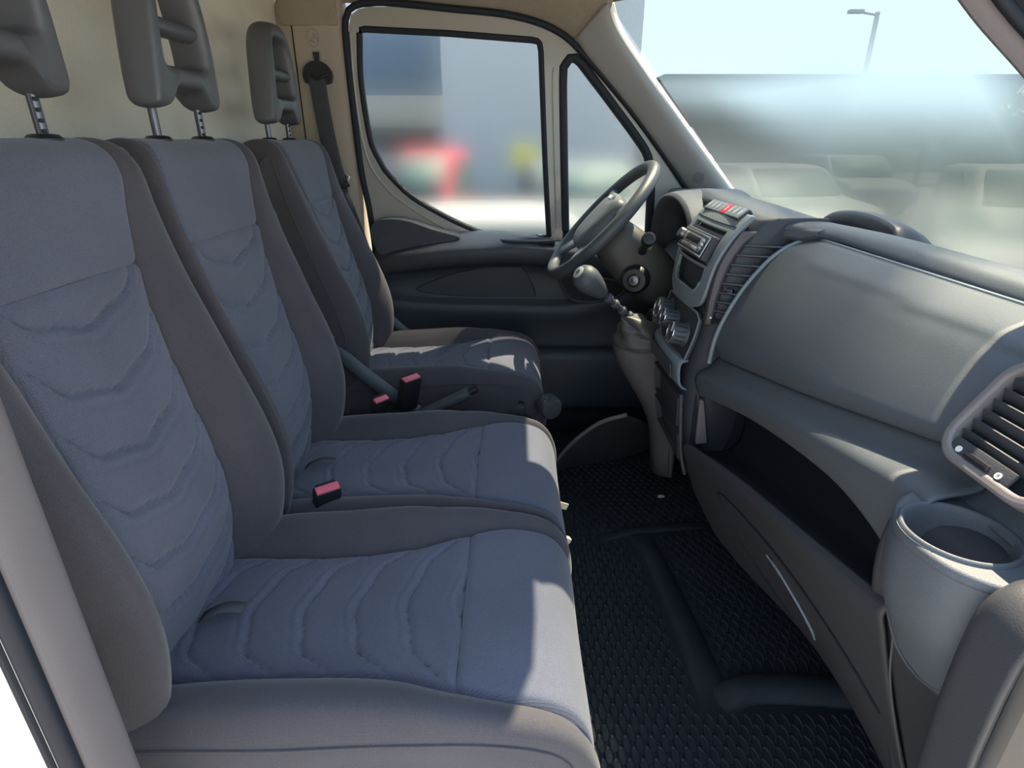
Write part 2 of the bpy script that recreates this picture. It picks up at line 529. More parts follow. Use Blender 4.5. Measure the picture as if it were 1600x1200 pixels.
# driver-side B-pillar trim
rows = []
for z in [0.0, 0.3, 0.6, 0.85, 1.0, 1.1, 1.2, 1.3, 1.41]:
    f = 0.008 * (1.2 - z)
    rows.append([V(-0.705, 2.00, z), V(-0.66, 1.995, z), V(-0.60, 1.985, z), V(-0.535 + f, 1.985, z), V(-0.512 + f, 1.992, z), V(-0.502 + f, 2.005, z), V(-0.500 + f, 2.04, z)])
bp = loft('trim_3', rows, 'pillar_beige', sub=2, thick=0.004)
tag(bp, 'beige door-post trim carrying the driver seat belt', kind='structure')
rbox('seam_strip', (-0.655, 1.991, 0.9), (0.004, 0.006, 1.0), 'seal', bp, bev=0.001)
tb = rbox('trim_cap', (-0.60, 1.984, 1.372), (0.17, 0.012, 0.075), 'headliner', bp, bev=0.005)
oval = [(0.017 * math.cos(R(a)), 0.023 * math.sin(R(a))) for a in range(0, 360, 12)]
prism('emblem', oval, (-0.592, 1.984, 1.302), (1, 0, 0), (0, 0, 1), 0.003, 'pillar_beige', bp, bev=0.001)
em = thing('emblem_relief', None, None); em.parent = bp
tube('ring', [V(-0.592 + 0.017 * math.cos(R(a)), 1.981, 1.302 + 0.023 * math.sin(R(a))) for a in range(0, 360, 15)], 0.0013, 'pillar_trim', em, n=6, closed=True)
lathe('head', [(0.0045, 0), (0.0045, 0.002), (0.0, 0.0025)], (-0.590, 1.981, 1.311), (0, -1, 0), 'pillar_trim', em, n=16)
tube('strap', cat([(-0.604, 1.980, 1.304), (-0.594, 1.979, 1.300), (-0.584, 1.980, 1.304), (-0.579, 1.980, 1.292)], 12), 0.0016, 'pillar_trim', em, n=6)
tube('shoulder', cat([(-0.604, 1.980, 1.291), (-0.598, 1.979, 1.297), (-0.590, 1.980, 1.288)], 10), 0.0014, 'pillar_trim', em, n=6)
prism('slot', rrect(0.026, 0.046, 0.004), (-0.588, 1.9835, 1.248), (1, 0, 0), (0, 0, 1), 0.004, 'pillar_trim', bp, bev=0.001)
prism('adjuster_button', [(-0.010, 0.013), (0.011, 0.013), (0.007, -0.013), (-0.006, -0.013)], (-0.588, 1.9785, 1.252), (1, 0, 0), (0, 0, 1), 0.006, 'plastic_black', bp, bev=0.002)

# near (passenger) door post at the left edge of the view
rows, rs, rb = [], [], []
for z in (-0.1, 0.3, 0.6, 0.9, 1.2, 1.45):
    f = 0.004 * (z - 0.7)
    rows.append([V(-0.350, 0.356, z), V(-0.3385, 0.350, z), V(-0.3355 + f, 0.338, z), V(-0.334 + f, 0.320, z), V(-0.336 + f, 0.304, z), V(-0.345 + f, 0.300, z)])
    rb.append([V(-0.348 + f, 0.296, z), V(-0.355 + f, 0.288, z), V(-0.364 + f, 0.2825, z), V(-0.385, 0.275, z), V(-0.48, 0.270, z), V(-0.62, 0.268, z)])
pn = loft('trim_4', rows, 'pillar_near', sub=2, thick=0.003)
tag(pn, 'grey plastic door-post trim beside the passenger seat', kind='structure')
tube('door_seal', [V(-0.342 + 0.004 * (z - 0.7), 0.297, z) for z in (-0.1, 0.2, 0.5, 0.8, 1.1, 1.45)], 0.0068, 'seal', pn, n=12)
tube('seal_lip', [V(-0.350 + 0.004 * (z - 0.7), 0.291, z) for z in (-0.1, 0.2, 0.5, 0.8, 1.1, 1.45)], 0.003, 'seal', pn, n=8)
loft('body_edge', rb, 'body_white', pn, sub=2, thick=0.003)

# passenger-side windscreen pillar, upper right
np_path = cat([(0.272, 0.755, 1.392), (0.375, 0.745, 1.270), (0.470, 0.724, 1.158), (0.541, 0.684, 1.076), (0.68, 0.590, 0.905), (0.80, 0.505, 0.76), (0.83, 0.485, 0.72)], 40)
rows = [[p + V(0.02, 0.006, 0.014), p, p + V(0.002, -0.008, -0.003), p + V(0.008, -0.016, 0.001), p + V(0.013, -0.022, 0.005), p + V(0.03, -0.022, 0.02)] for p in np_path]
pa = loft('trim_5', rows, 'pillar_near', sub=1, thick=0.003)
tag(pa, 'grey windscreen pillar trim on the passenger side', kind='structure')
tube('pillar_seal', [p + V(0.017, -0.029, 0.007) for p in np_path], 0.007, 'seal', pa, n=10)
loft('pillar_outer', [[p + V(0.020, -0.034, 0.010), p + V(0.035, -0.065, 0.020), p + V(0.060, -0.070, 0.040), p + V(0.060, -0.03, 0.045), p + V(0.035, -0.02, 0.03)] for p in np_path], 'seal', pa, closed=True, caps=True)

# windscreen
wl0, wl1 = V(0.272, 0.0, 1.388), V(0.835, 0.0, 0.735)
rows = []
ws_n = V(0.69, 0, 0.72)
def ws_pt(s, y):
    hw = 0.595 + 0.12 * s
    bow = (0.135 + 0.06 * s) * (1 - min(1, abs((y - 1.945 + hw) / hw)) ** (9 - 6.5 * s))
    return wl0.lerp(wl1, s) + V(bow, y, 0)
ny = 17
def near_edge(z):
    return slut([(0.72, 0.485), (0.76, 0.505), (0.905, 0.590), (1.076, 0.684), (1.158, 0.724), (1.27, 0.745), (1.40, 0.755)], z)
front = []
for s_ in range(13):
    zz = wl0.lerp(wl1, s_ / 12).z
    y_n = near_edge(zz) + 0.004
    front.append([ws_pt(s_ / 12, y_n + (1.945 - y_n) * j / (ny - 1)) for j in range(ny)])
back = [[p + ws_n * 0.005 for p in r] for r in front]
vs = [p for r in front for p in r] + [p for r in back for p in r]
n0 = 13 * ny
fs = gridfaces(13, ny)
nf = len(fs)
fs2 = [(d + n0, c_ + n0, b_ + n0, a + n0) for a, b_, c_, d in fs]
wsc = mesh('window_1', vs, fs + fs2, ('glass_screen', 'glass_clear'), fix=False)
for i, p in enumerate(wsc.data.polygons): p.material_index = 0 if i < nf else 1
tag(wsc, 'wide raked windscreen with a blurred view of the car park', kind='structure')
hrows = []
for j in range(15):
    y = 0.745 + 1.195 * j / 14
    q = ws_pt(0, y)
    hrows.append([V(0.20, y, 1.50), V(0.24, y, 1.46), V(q.x - 0.03, y, 1.415), V(q.x - 0.012, y, 1.395), V(q.x, y, 1.384), V(q.x + 0.012, y, 1.392), V(q.x + 0.01, y, 1.43), V(0.22, y, 1.53)])
loft('header_trim', hrows, 'headliner', wsc, thick=0.003)

kick = prism('trim_6', [(0.57, -0.03), (0.91, -0.03), (0.985, 0.69), (0.90, 0.735), (0.80, 0.785), (0.70, 0.81), (0.57, 0.82)], V(0, 2.02, 0), (1, 0, 0), (0, 0, 1), 0.07, 'plastic_black', bev=0.008)
tag(kick, 'dark kick panel ahead of the driver door', kind='structure')

# ------------------------------------------------------------------ driver door
door = thing('door_1', 'driver door with grey painted window frame and dark trim panel', None, kind='structure')
win = [p for p in cat([(-0.466, 1.318), (-0.474, 1.184), (-0.461, 1.02), (-0.440, 0.966), (-0.418, 0.924), (-0.340, 0.844), (-0.215, 0.772), (-0.118, 0.728)], 26)]
win = [(p.x, p.y) for p in [q.to_2d() if len(q) > 2 else q for q in win]]
win += [(-0.05, 0.712), (0.132, 0.707), (0.134, 0.72)]
win += [(p[0], p[1]) for p in cat([(0.129, 0.78), (0.115, 0.963), (0.096, 1.27)], 10)]
win += [(0.091, 1.293), (0.080, 1.304), (0.06, 1.308), (-0.19, 1.325), (-0.44, 1.336), (-0.458, 1.332)]
qwin = [(p[0], p[1]) for p in cat([(0.172, 0.712), (0.158, 0.95), (0.146, 1.20), (0.152, 1.238), (0.172, 1.262), (0.198, 1.262), (0.218, 1.248)], 24)]
qwin += [(p[0], p[1]) for p in cat([(0.298, 1.160), (0.400, 1.045), (0.446, 0.985), (0.462, 0.93), (0.470, 0.86), (0.476, 0.712)], 20)]
outer = [(p[0], p[1]) for p in cat([(-0.462, 0.70), (-0.468, 0.80), (-0.482, 0.943), (-0.490, 1.236), (-0.484, 1.345), (-0.462, 1.374), (-0.42, 1.384)], 24)]
outer += [(p[0], p[1]) for p in cat([(-0.35, 1.384), (-0.189, 1.370), (0.0, 1.352), (0.134, 1.312), (0.228, 1.238), (0.40, 1.066), (0.58, 0.855), (0.66, 0.76), (0.66, 0.70)], 44)]
outer += [(0.0, 0.69), (-0.3, 0.69)]
O, u, v = yz(2.03)
frame = prism('window_frame', outer, O, u, v, 0.035, 'door_paint', door, bev=0.008, holes=(win, qwin))
# pressed bead around the glass opening
bead = [(-0.482 + 0.012, 1.30)] + [(-0.488 + 0.014, 1.18), (-0.472, 1.0), (-0.446, 0.93), (-0.40, 0.875), (-0.33, 0.82), (-0.25, 0.775)]
tube('frame_bead', [V(p[0], 1.9945, p[1]) for p in cat([(-0.482, 1.32), (-0.486, 1.18), (-0.476, 1.02), (-0.450, 0.93), (-0.39, 0.855), (-0.30, 0.79), (-0.22, 0.745)], 30)], 0.0045, 'door_paint', door, n=8)
tube('pillar_bead', [V(p[0], 1.9945, p[1]) for p in cat([(0.150, 0.75), (0.138, 0.95), (0.126, 1.18), (0.128, 1.225)], 16)], 0.003, 'door_paint', door, n=8)
def vseal(name, loop, y, r):
    return tube(name, [V(a, y, b) for a, b in loop], r, 'seal', door, n=10, closed=True)
vseal('window_seal', shrink(win, 0.006), 2.006, 0.011)
vseal('quarter_seal', shrink(qwin, 0.009), 2.006, 0.016)
tube('door_seal', [V(a, 1.992, b) for a, b in cat([(-0.466, 0.62), (-0.474, 0.80), (-0.490, 0.943), (-0.498, 1.236), (-0.493, 1.35), (-0.468, 1.383), (-0.42, 1.393), (-0.35, 1.393), (-0.189, 1.379), (0.0, 1.361), (0.136, 1.321), (0.233, 1.246), (0.405, 1.073), (0.584, 0.862), (0.62, 0.80)], 90)], 0.010, 'seal', door, n=10)
def pane(name, loop, y):
    lp = shrink(loop, -0.004)
    o = prism(name, lp, V(0, y, 0), V(1, 0, 0), V(0, 0, 1), -0.004, ('glass_clear', 'glass_blurred'), door)
    for p in o.data.polygons:
        p.material_index = 1 if (abs(p.normal.y) > 0.9 and p.center.y < y + 0.001) else 0
    return o
pane('window_pane', win, 2.016)
pane('quarter_pane', qwin, 2.016)
rbox('pane_stop', (0.098, 2.004, 0.722), (0.02, 0.008, 0.012), 'steel', door, bev=0.002)

# trim panel: swept section along the door
def card_row(x):
    k = (x + 0.46) / 1.0
    zt = slut([(-0.46, 0.690), (-0.38, 0.695), (-0.27, 0.722), (-0.10, 0.736), (0.05, 0.724), (0.15, 0.705), (0.6, 0.66)], x)
    ye = slut([(-0.46, 1.93), (-0.38, 1.885), (-0.2, 1.865), (0.1, 1.870), (0.3, 1.90), (0.6, 1.94)], x)
    ze = slut([(-0.46, 0.660), (-0.38, 0.672), (-0.2, 0.693), (0.0, 0.702), (0.124, 0.694), (0.3, 0.665), (0.6, 0.60)], x)
    zr = ze - 0.085
    zb = slut([(-0.46, 0.53), (-0.3, 0.512), (0.0, 0.505), (0.2, 0.505), (0.35, 0.54), (0.6, 0.55)], x)
    return [V(x, 2.0, zt + 0.005), V(x, 1.96, zt + 0.004), V(x, ye + 0.03, ze + 0.016), V(x, ye + 0.006, ze + 0.006), V(x, ye, ze - 0.004), V(x, ye + 0.003, ze - 0.03),
            V(x, ye + 0.012, ze - 0.05), V(x, 1.935, ze - 0.065), V(x, 1.945, zr - 0.005), V(x, 1.945, (zr + zb) / 2), V(x, 1.935, zb + 0.012), V(x, 1.912, zb), V(x, 1.906, zb - 0.02),
            V(x, 1.915, zb - 0.055), V(x, 1.935, zb - 0.085), V(x, 1.94, 0.3), V(x, 1.95, -0.02)]
loft('door_card', [card_row(-0.46 + 1.06 * i / 26) for i in range(27)], 'plastic_door', door, sub=1, thick=0.006)
pad = [(p[0], p[1]) for p in cat([(-0.452, 0.70), (-0.462, 0.745), (-0.445, 0.778), (-0.40, 0.787), (-0.335, 0.780), (-0.25, 0.752), (-0.17, 0.728), (-0.25, 0.705), (-0.36, 0.682), (-0.43, 0.672)], 46, closed=True)]
prism('corner_pad', pad, V(0, 1.993, 0), V(1, 0, 0), V(0, 0, 1), 0.075, 'plastic_door', door, bev=0.012)
lathe('pad_button', [(0.0125, -0.004), (0.0125, 0.001), (0.0115, 0.0018), (0.0105, 0.0006), (0.0, 0.0006)], (-0.418, 1.9175, 0.752), (0, -1, 0), 'plastic_door', door, n=24)
rec = [(p[0], p[1]) for p in cat([(-0.33, 0.556), (-0.20, 0.606), (-0.06, 0.632), (0.02, 0.634), (0.055, 0.60), (0.082, 0.540), (0.07, 0.527), (-0.05, 0.524), (-0.20, 0.530), (-0.31, 0.545)], 44, closed=True)]
prism('pocket_panel', rec, V(0, 1.950, 0), V(1, 0, 0), V(0, 0, 1), 0.016, 'plastic_lower', door, bev=0.006)
hr = [(p[0], p[1]) for p in cat([(0.10, 0.722), (0.02, 0.728), (-0.05, 0.738), (-0.03, 0.746), (0.05, 0.742), (0.13, 0.732)], 24, closed=True)]
rbox('handle_cup', (0.055, 1.915, 0.716), (0.17, 0.045, 0.012), 'pocket_dark', door, bev=0.006)
tube('handle_rim', [V(0.055 + 0.09 * math.cos(R(a)), 1.913 + 0.026 * math.sin(R(a)), 0.7225) for a in range(0, 360, 15)], 0.004, 'plastic_dash', door, n=8, closed=True)
tray = [(p[0], p[1]) for p in cat([(0.165, 0.60), (0.19, 0.535), (0.24, 0.515), (0.34, 0.525), (0.38, 0.56), (0.36, 0.585), (0.26, 0.60)], 36, closed=True)]
prism('door_tray', tray, V(0, 1.94, 0), V(1, 0, 0), V(0, 0, 1), 0.03, 'pocket_dark', door, bev=0.006)
tube('tray_rim', [V(a, 1.912, b) for a, b in tray], 0.005, 'plastic_door', door, n=8, closed=True)
rbox('lower_pocket', (0.15, 1.90, 0.24), (0.72, 0.07, 0.22), 'plastic_door', door, bev=0.03, seg=4)

# ------------------------------------------------------------------ seats
def sweep_frame(curve, n):
    """points and outward normals along a side-view curve (x, z)"""
    pts = cat([(a, 0, b) for a, b in curve], n)
    out = []
    d = 0
    for i, p in enumerate(pts):
        t = (pts[min(i+1, n-1)] - pts[max(i-1, 0)]).normalized()
        out.append((p, V(t.z, 0, -t.x)))
    return out

def chevron(w):
    """rise of the quilting lines across the insert, w from -1 to 1"""
    return slut([(0, 0.0), (0.08, 0.0008), (0.2, 0.0055), (0.38, 0.0125), (0.55, 0.0165), (0.7, 0.026), (0.85, 0.050), (1.0, 0.076)], abs(w))

def upholstery(root, curve, cy, half, seam, bol, depth, side, s_rib, s_split, pitch, first, flip, nm, n=190, bl=(1, 1), shell=True, off=0.0):
    """one padded seat surface: quilted insert, plain insert, a bolster each side.
    side view curve; half/seam/bol = tables over arc length 0..1; flip = -1 when the curve runs the other way round"""
    part = thing(nm, None, None); part.parent = root
    root = part
    fr = sweep_frame(curve, n)
    L = [0.0]
    for i in range(1, n): L.append(L[-1] + (fr[i][0] - fr[i-1][0]).length)
    tot = L[-1]
    def P(i, w, h):
        p, nn = fr[i]
        q = p + nn * (h * flip)
        return V(q.x, cy + w, q.z)
    i0 = 0
    isplit = min(range(n), key=lambda i: abs(L[i] - s_split))
    nc = 57
    def insert(name, ia, ib, rib):
        rows = []
        for i in range(ia, ib + 1):
            S = slut(seam, L[i] / tot)
            Wc = slut(half, L[i] / tot) - 0.012
            SL, SR = min(S - off, Wc), min(S + off, Wc)
            r = []
            for j in range(nc):
                w = -1 + 2 * j / (nc - 1)
                h = -0.004 * (1 - w * w) + 0.003
                edge = (1 - abs(w)) * S
                h -= 0.0055 * math.exp(-(edge / 0.006) ** 2)
                e2 = (L[ib] - L[i]) if rib else (L[i] - L[ia])
                h -= 0.0042 * math.exp(-(e2 / 0.005) ** 2)
                if rib:
                    ph = (L[i] - chevron(w) - first) / pitch
                    f = ph - math.floor(ph)
                    pil = 1 - abs(2 * f - 1) ** 9
                    ef = min(1.0, edge / 0.014); ef = ef * ef * (3 - 2 * ef)
                    h += (0.0075 * pil - 0.004 + 0.004 * (f - 0.5)) * ef
                    # double stitch band just behind each line
                    h -= 0.0026 * math.exp(-((f - 0.80) / 0.035) ** 2)
                else:
                    h += 0.003 * (1 - w ** 4)
                if j in (0, nc - 1): h -= 0.018
                r.append(P(i, -SL + (SL + SR) * (w + 1) / 2, h))
            rows.append(r)
        return loft(name, rows, 'fabric_blue', root, sharp=180)
    insert('quilted_insert', i0, isplit, True)
    insert('plain_insert', isplit, n - 1, False)
    for sd, bk in ((-1, bl[0]), (1, bl[1])):
        rows = []
        for i in range(0, n, 2):
            t = L[i] / tot
            W, B = slut(half, t), slut(bol, t) * bk
            S = min(slut(seam, t) + sd * off, W - 0.012)
            D = slut(depth, t)
            sec = cat([(S - 0.022, -0.019), (S - 0.008, -0.013), (S, -0.005), (S + min(0.004, 0.1 * (W - S)), -0.001), (S + min(0.014, 0.28 * (W - S)), 0.006 * min(1, B / 0.01) + B * 0.25), (S + (W - S) * 0.45, B * 0.9 + 0.004), (S + (W - S) * 0.75, B + 0.003), (W - min(0.012, 0.12 * (W - S)), B * 0.8 - 0.003), (W - 0.001, B * 0.45 - 0.016), (W + 0.001, -0.05), (W, -D)], 24)
            rows.append([P(i, sd * q[0], q[1]) for q in sec])
        loft('bolster', rows, 'fabric_dark', root, sharp=180)
        # piping seam along the side
        tube('piping', [P(i, sd * (slut(half, L[i]/tot) + 0.0005), slut(bol, L[i]/tot) * bk * 0.45 - 0.020) for i in range(0, n, 5)], 0.0016, 'fabric_dark', root, n=6)
    if shell:
        rows = []
        for i in range(0, n, 6):
            W, D = slut(half, L[i]/tot), slut(depth, L[i]/tot)
            rows.append([P(i, w * W, -D) for w in (-1, -0.5, 0, 0.5, 1)])
        loft('underside', rows, 'plastic_black', root)
    return fr, L, P

def headrest(root, cx, cy, z0, lean=0.0):
    """padded frame with two openings, on two notched posts"""
    hr = thing('headrest', None, None); hr.parent = root
    H = 0.215
    def outline(a):      # outer boundary as a function of angle from straight up
        pass
    half = [(0.096, 0.0), (0.095, 0.03), (0.090, 0.08), (0.083, 0.13), (0.072, 0.175), (0.050, 0.205), (0.022, 0.2145)]
    right = [V(a, b, 0) for a, b in half]
    outer_pts = [V(0.0, 0.216, 0)] + [V(x, z, 0) for x, z in reversed(half)] + [V(0.082, -0.006, 0), V(0.064, -0.004, 0), V(0.052, 0.010, 0), V(0.040, 0.021, 0), V(0.0, 0.023, 0)]
    outer_pts = outer_pts + [V(-p.x, p.y, 0) for p in reversed(outer_pts[1:-1])]
    N = 72
    out = cat(outer_pts, N, closed=True)
    inner_pts = [V(0, 0.180, 0), V(0.034, 0.176, 0), V(0.049, 0.150, 0), V(0.057, 0.11, 0), V(0.061, 0.074, 0), V(0.053, 0.058, 0), V(0.0, 0.056, 0)]
    inner_pts = inner_pts + [V(-p.x, p.y, 0) for p in reversed(inner_pts[1:-1])]
    inn_f = cat(inner_pts, 240, closed=True)
    ctr = V(0, 0.112, 0)
    inn = []
    for p in out:
        d = (p - ctr).normalized()
        inn.append(max(inn_f, key=lambda q: (q - ctr).normalized().dot(d)))
    rows = []
    for a, b in zip(out, inn):
        def depth_f(z): return 0.029 + 0.004 * math.sin(z / H * 3.1)
        def depth_b(z): return -0.030
        sec = []
        Lr = (a - b).length
        r = min(0.010, Lr * 0.3)
        dirn = (a - b).normalized()
        df, db = depth_f(a.y), depth_b(a.y)
        ro = min(0.012, Lr * 0.3)
        prof = [(b + dirn * 0.001, db + 0.008), (b, 0.0), (b + dirn * 0.001, df - 0.012), (b + dirn * 0.006, df - 0.003), (b + dirn * r, df),
                (a - dirn * ro, df), (a - dirn * ro * 0.4, df - 0.004), (a - dirn * 0.002, df - 0.014), (a, df - 0.026), (a, -0.008), (a - dirn * 0.003, db + 0.012), (a - dirn * 0.012, db + 0.002), (b + dirn * 0.008, db)]
        row = []
        for q, dd in prof:
            z = q.y
            row.append(V(cx + dd + lean * z, cy + q.x, z0 + q.y))
        rows.append(row)
    loft('frame_pad', rows, 'plastic_head', hr, closed=True, ring=True, sub=1, sharp=180)
    bar = []
    for k in range(9):
        w = -0.062 + 0.124 * k / 8
        bar.append([V(cx + 0.006 + 0.018 * math.cos(a) - 0.006 * (1 - (w/0.062)**2) + lean * 0.108, cy + w, z0 + 0.108 + 0.0135 * math.sin(a)) for a in (2*math.pi*j/14 for j in range(14))])
    loft('crossbar', bar, 'plastic_head', hr, closed=True, caps=True)
    for sd in (-1, 1):
        tube('post', [V(cx - 0.004, cy + sd * 0.068, z0 - 0.085), V(cx - 0.004, cy + sd * 0.068, z0 + 0.03)], 0.0062, 'steel_dark', hr, n=14)
        for k in range(4 if sd > 0 else 0):
            rbox('post_notch', (cx + 0.0005, cy + sd * 0.068 - 0.003, z0 - 0.040 + k * 0.011), (0.005, 0.0045, 0.0045), 'plastic_black', hr, bev=0.001)
        lathe('collar', [(0.019, 0.0), (0.019, 0.004), (0.015, 0.008), (0.009, 0.009), (0.0, 0.009)], (cx - 0.004, cy + sd * 0.068, 1.0185), (0, 0, 1), 'plastic_black', hr, n=24)
    return hr

def buckle(root, p, tilt, name='belt_buckle', s=1.0):
    b = thing(name, None, None); b.parent = root
    M = Euler(tilt).to_matrix()
    p = Vector(p)
    rbox('buckle_body', p, (0.022 * s, 0.046 * s, 0.085 * s), 'plastic_black', b, bev=0.005, rot=M)
    rbox('release_button', p + M @ V(0.001, 0, 0.0425 * s), (0.015 * s, 0.041 * s, 0.007), 'red_buckle', b, bev=0.002, rot=M)
    rbox('tongue_slot', p + M @ V(-0.009, 0, 0.0435 * s), (0.004, 0.034 * s, 0.006), 'pocket_dark', b, bev=0.0005, rot=M)
    tube('stalk', [p + M @ V(0, 0, -0.03), p + M @ V(-0.01, 0, -0.13)], 0.011, 'plastic_black', b, n=10)
    return b

def make_back(root, cy, Wd, lean, nm='backrest', sw=0.0, bl=(1, 1), off=0.0):
    base = [(-0.452, 0.375), (-0.438, 0.42), (-0.424, 0.50), (-0.420, 0.56), (-0.428, 0.63), (-0.445, 0.71), (-0.462, 0.80), (-0.475, 0.88), (-0.484, 0.95), (-0.492, 0.992), (-0.510, 1.014), (-0.545, 1.020), (-0.580, 1.008), (-0.590, 0.97)]
    curve = [(x - lean * max(0, z - 0.42), z) for x, z in base]
    # tables over arc length (0 = seat, 1 = behind the top)
    half = [(0, Wd * 0.94), (0.12, Wd), (0.45, Wd), (0.70, Wd * 0.985), (0.79, Wd * 0.97), (0.835, Wd * 0.94), (0.87, Wd * 0.90), (0.92, Wd * 0.87), (1, Wd * 0.86)]
    seam = [(0, 0.118 + sw), (0.2, 0.115 + sw), (0.5, 0.112 + sw), (0.62, 0.117 + sw), (0.74, 0.140 + sw), (0.80, 0.158 + sw), (0.86, 0.160 + sw), (1, 0.155 + sw)]
    bol = [(0, 0.028), (0.10, 0.046), (0.22, 0.050), (0.38, 0.040), (0.52, 0.026), (0.66, 0.010), (0.78, 0.001), (1, 0.0)]
    depth = [(0, 0.06), (0.1, 0.10), (0.6, 0.095), (0.78, 0.085), (0.87, 0.05), (1, 0.02)]
    return upholstery(root, curve, cy, half, seam, bol, depth, 0, 0, 0.512, 0.0735, 0.022, 1, nm, bl=bl, off=off)

def make_cushion(root, cy, Wd, nm='cushion', dz=0.0, bl=(1, 1), fx=0.0):
    base = [(-0.462, 0.405), (-0.38, 0.408), (-0.25, 0.412), (-0.12, 0.424), (-0.03, 0.432), (0.03, 0.426), (0.068, 0.408), (0.090, 0.372), (0.098, 0.325), (0.094, 0.28), (0.085, 0.25)]
    curve = [(x + (fx if x > 0 else 0), z + dz) for x, z in base]
    half = [(0, Wd * 0.97), (0.3, Wd), (0.7, Wd), (1, Wd)]
    seam = [(0, 0.118), (0.25, 0.112), (0.45, 0.122), (0.56, 0.145), (0.66, 0.160), (1, 0.168)]
    bol = [(0, 0.020), (0.15, 0.034), (0.4, 0.036), (0.55, 0.020), (0.66, 0.006), (1, 0.003)]
    depth = [(0, 0.10), (0.5, 0.14), (0.62, 0.12), (0.75, 0.06), (1, 0.03)]
    return upholstery(root, curve, cy, half, seam, bol, depth, 0, 0, 0.395, 0.0735, 0.02, -1, nm, n=180, bl=bl)

bench = thing('bench_seat', 'double passenger bench with blue-grey quilted inserts and dark bolsters', 'seat')
PY, MY, DY = 0.625, 1.015, 1.60
make_back(bench, PY, 0.198, 0.0, 'backrest', off=-0.013)
make_back(bench, MY, 0.180, 0.0, 'backrest', sw=0.012, off=-0.043)
make_cushion(bench, PY, 0.203, 'cushion')
make_cushion(bench, MY, 0.183, 'cushion', bl=(0.55, 1))
rbox('top_bridge', (-0.555, 0.825, 0.985), (0.06, 0.16, 0.055), 'fabric_dark', bench, bev=0.02, seg=4)
rbox('seat_base', (-0.19, 0.81, 0.135), (0.44, 0.74, 0.27), 'plastic_black', bench, bev=0.02)
rbox('seat_pan', (-0.19, 0.81, 0.30), (0.52, 0.772, 0.11), 'plastic_black', bench, bev=0.01)
headrest(bench, -0.531, 0.648, 1.070)
headrest(bench, -0.531, 1.015, 1.070)
buckle(bench, (-0.332, 0.868, 0.424), (0.0, 0.42, -0.95))
buckle(bench, (-0.318, 1.232, 0.432), (0.0, 0.45, -0.7), s=0.9)
for x, y, z in ((-0.392, 0.61, 0.420), (-0.378, 1.00, 0.422)):
    rows = []
    for k in range(8):
        t = k / 7
        rows.append([V(x - 0.03 + 0.055 * t, y - 0.012 + 0.01 * t + w, z + 0.012 * math.sin(t * 2.6) + 0.004) for w in (-0.010, 0, 0.010)])
    loft('strap_tag', rows, 'tag_cloth', bench, thick=0.0015)
for (x, y, z, s, nm) in ((0.100, 0.855, 0.352, (0.012, 0.012, 0.010), 'fixing_tab'), (0.103, 0.985, 0.335, (0.026, 0.003, 0.014), 'fabric_tab')):
    rbox(nm, (x, y, z), s, 'tag_cream', bench, bev=0.002, rot=(0, 0.5, 0.4))
rbox('hinge_trim', (-0.475, 1.205, 0.845), (0.012, 0.010, 0.09), 'plastic_black', bench, bev=0.003, rot=(0, -0.2, 0))
rbox('recline_bracket', (-0.43, 1.225, 0.60), (0.05, 0.025, 0.055), 'plastic_black', bench, bev=0.006, rot=(0, 0.4, 0))
lathe('bracket_bolt', [(0.011, 0), (0.011, 0.01), (0.006, 0.012), (0.0, 0.012)], (-0.405, 1.222, 0.565), (0, -1, 0), 'steel_dark', bench, n=16)

drv = thing('driver_seat', 'driver seat with dark bolsters and blue-grey quilted insert behind the wheel', 'seat')
make_back(drv, DY, 0.196, 0.072, 'backrest', sw=-0.014)
make_cushion(drv, DY, 0.197, 'cushion', dz=0.012, fx=-0.01)
rbox('seat_base', (-0.16, DY, 0.13), (0.44, 0.36, 0.26), 'plastic_black', drv, bev=0.03, seg=3)
rbox('seat_pan', (-0.185, DY, 0.305), (0.52, 0.391, 0.13), 'plastic_lower', drv, bev=0.02, seg=3)
rows = []
for k in range(15):
    x = -0.47 + 0.52 * k / 14
    zt = 0.335 + 0.02 * math.sin(k / 14 * 3.14)
    rows.append([V(x, 1.40, 0.12), V(x, 1.375, 0.14), V(x, 1.368, 0.22), V(x, 1.370, zt - 0.03), V(x, 1.378, zt - 0.008), V(x, 1.395, zt)])
loft('side_trim', rows, 'plastic_lower', drv, thick=0.006)
headrest(drv, -0.584, DY - 0.015, 1.062)
# hinge cover strip between cushion and backrest, near side
hs = cat([(-0.475, 1.378, 0.545), (-0.44, 1.372, 0.530), (-0.385, 1.366, 0.478), (-0.30, 1.364, 0.405), (-0.25, 1.366, 0.365)], 18)
tube('hinge_cover', hs, [0.010 + 0.010 * min(1, k / 5) for k in range(18)], 'plastic_dash', drv, n=12, flat=0.6)
tube('hinge_cover', [p + V(0.02, 0.44, -0.02) for p in hs], 0.015, 'plastic_dash', drv, n=12, flat=0.6)
kn = lathe('height_knob', [(0.030, 0.0), (0.030, 0.030), (0.027, 0.036), (0.020, 0.038), (0.0, 0.038)], (0.090, 1.390, 0.375), (0.45, -1, 0), 'plastic_lower', drv, n=36)
ku, kv, kw = basis((0.45, -1, 0))
for k in range(28):
    a = 2 * math.pi * k / 28
    q = V(0.090, 1.390, 0.375) + (ku * math.cos(a) + kv * math.sin(a)) * 0.0305 + kw * 0.017
    rbox('knob_rib', q, (0.003, 0.003, 0.028), 'plastic_mid', kn, bev=0.0008, rot=frame_mat(ku * math.cos(a) + kv * math.sin(a), kw.cross(ku * math.cos(a) + kv * math.sin(a)), kw))
buckle(drv, (-0.262, 1.335, 0.430), (0.0, 0.30, -0.75), s=1.15)

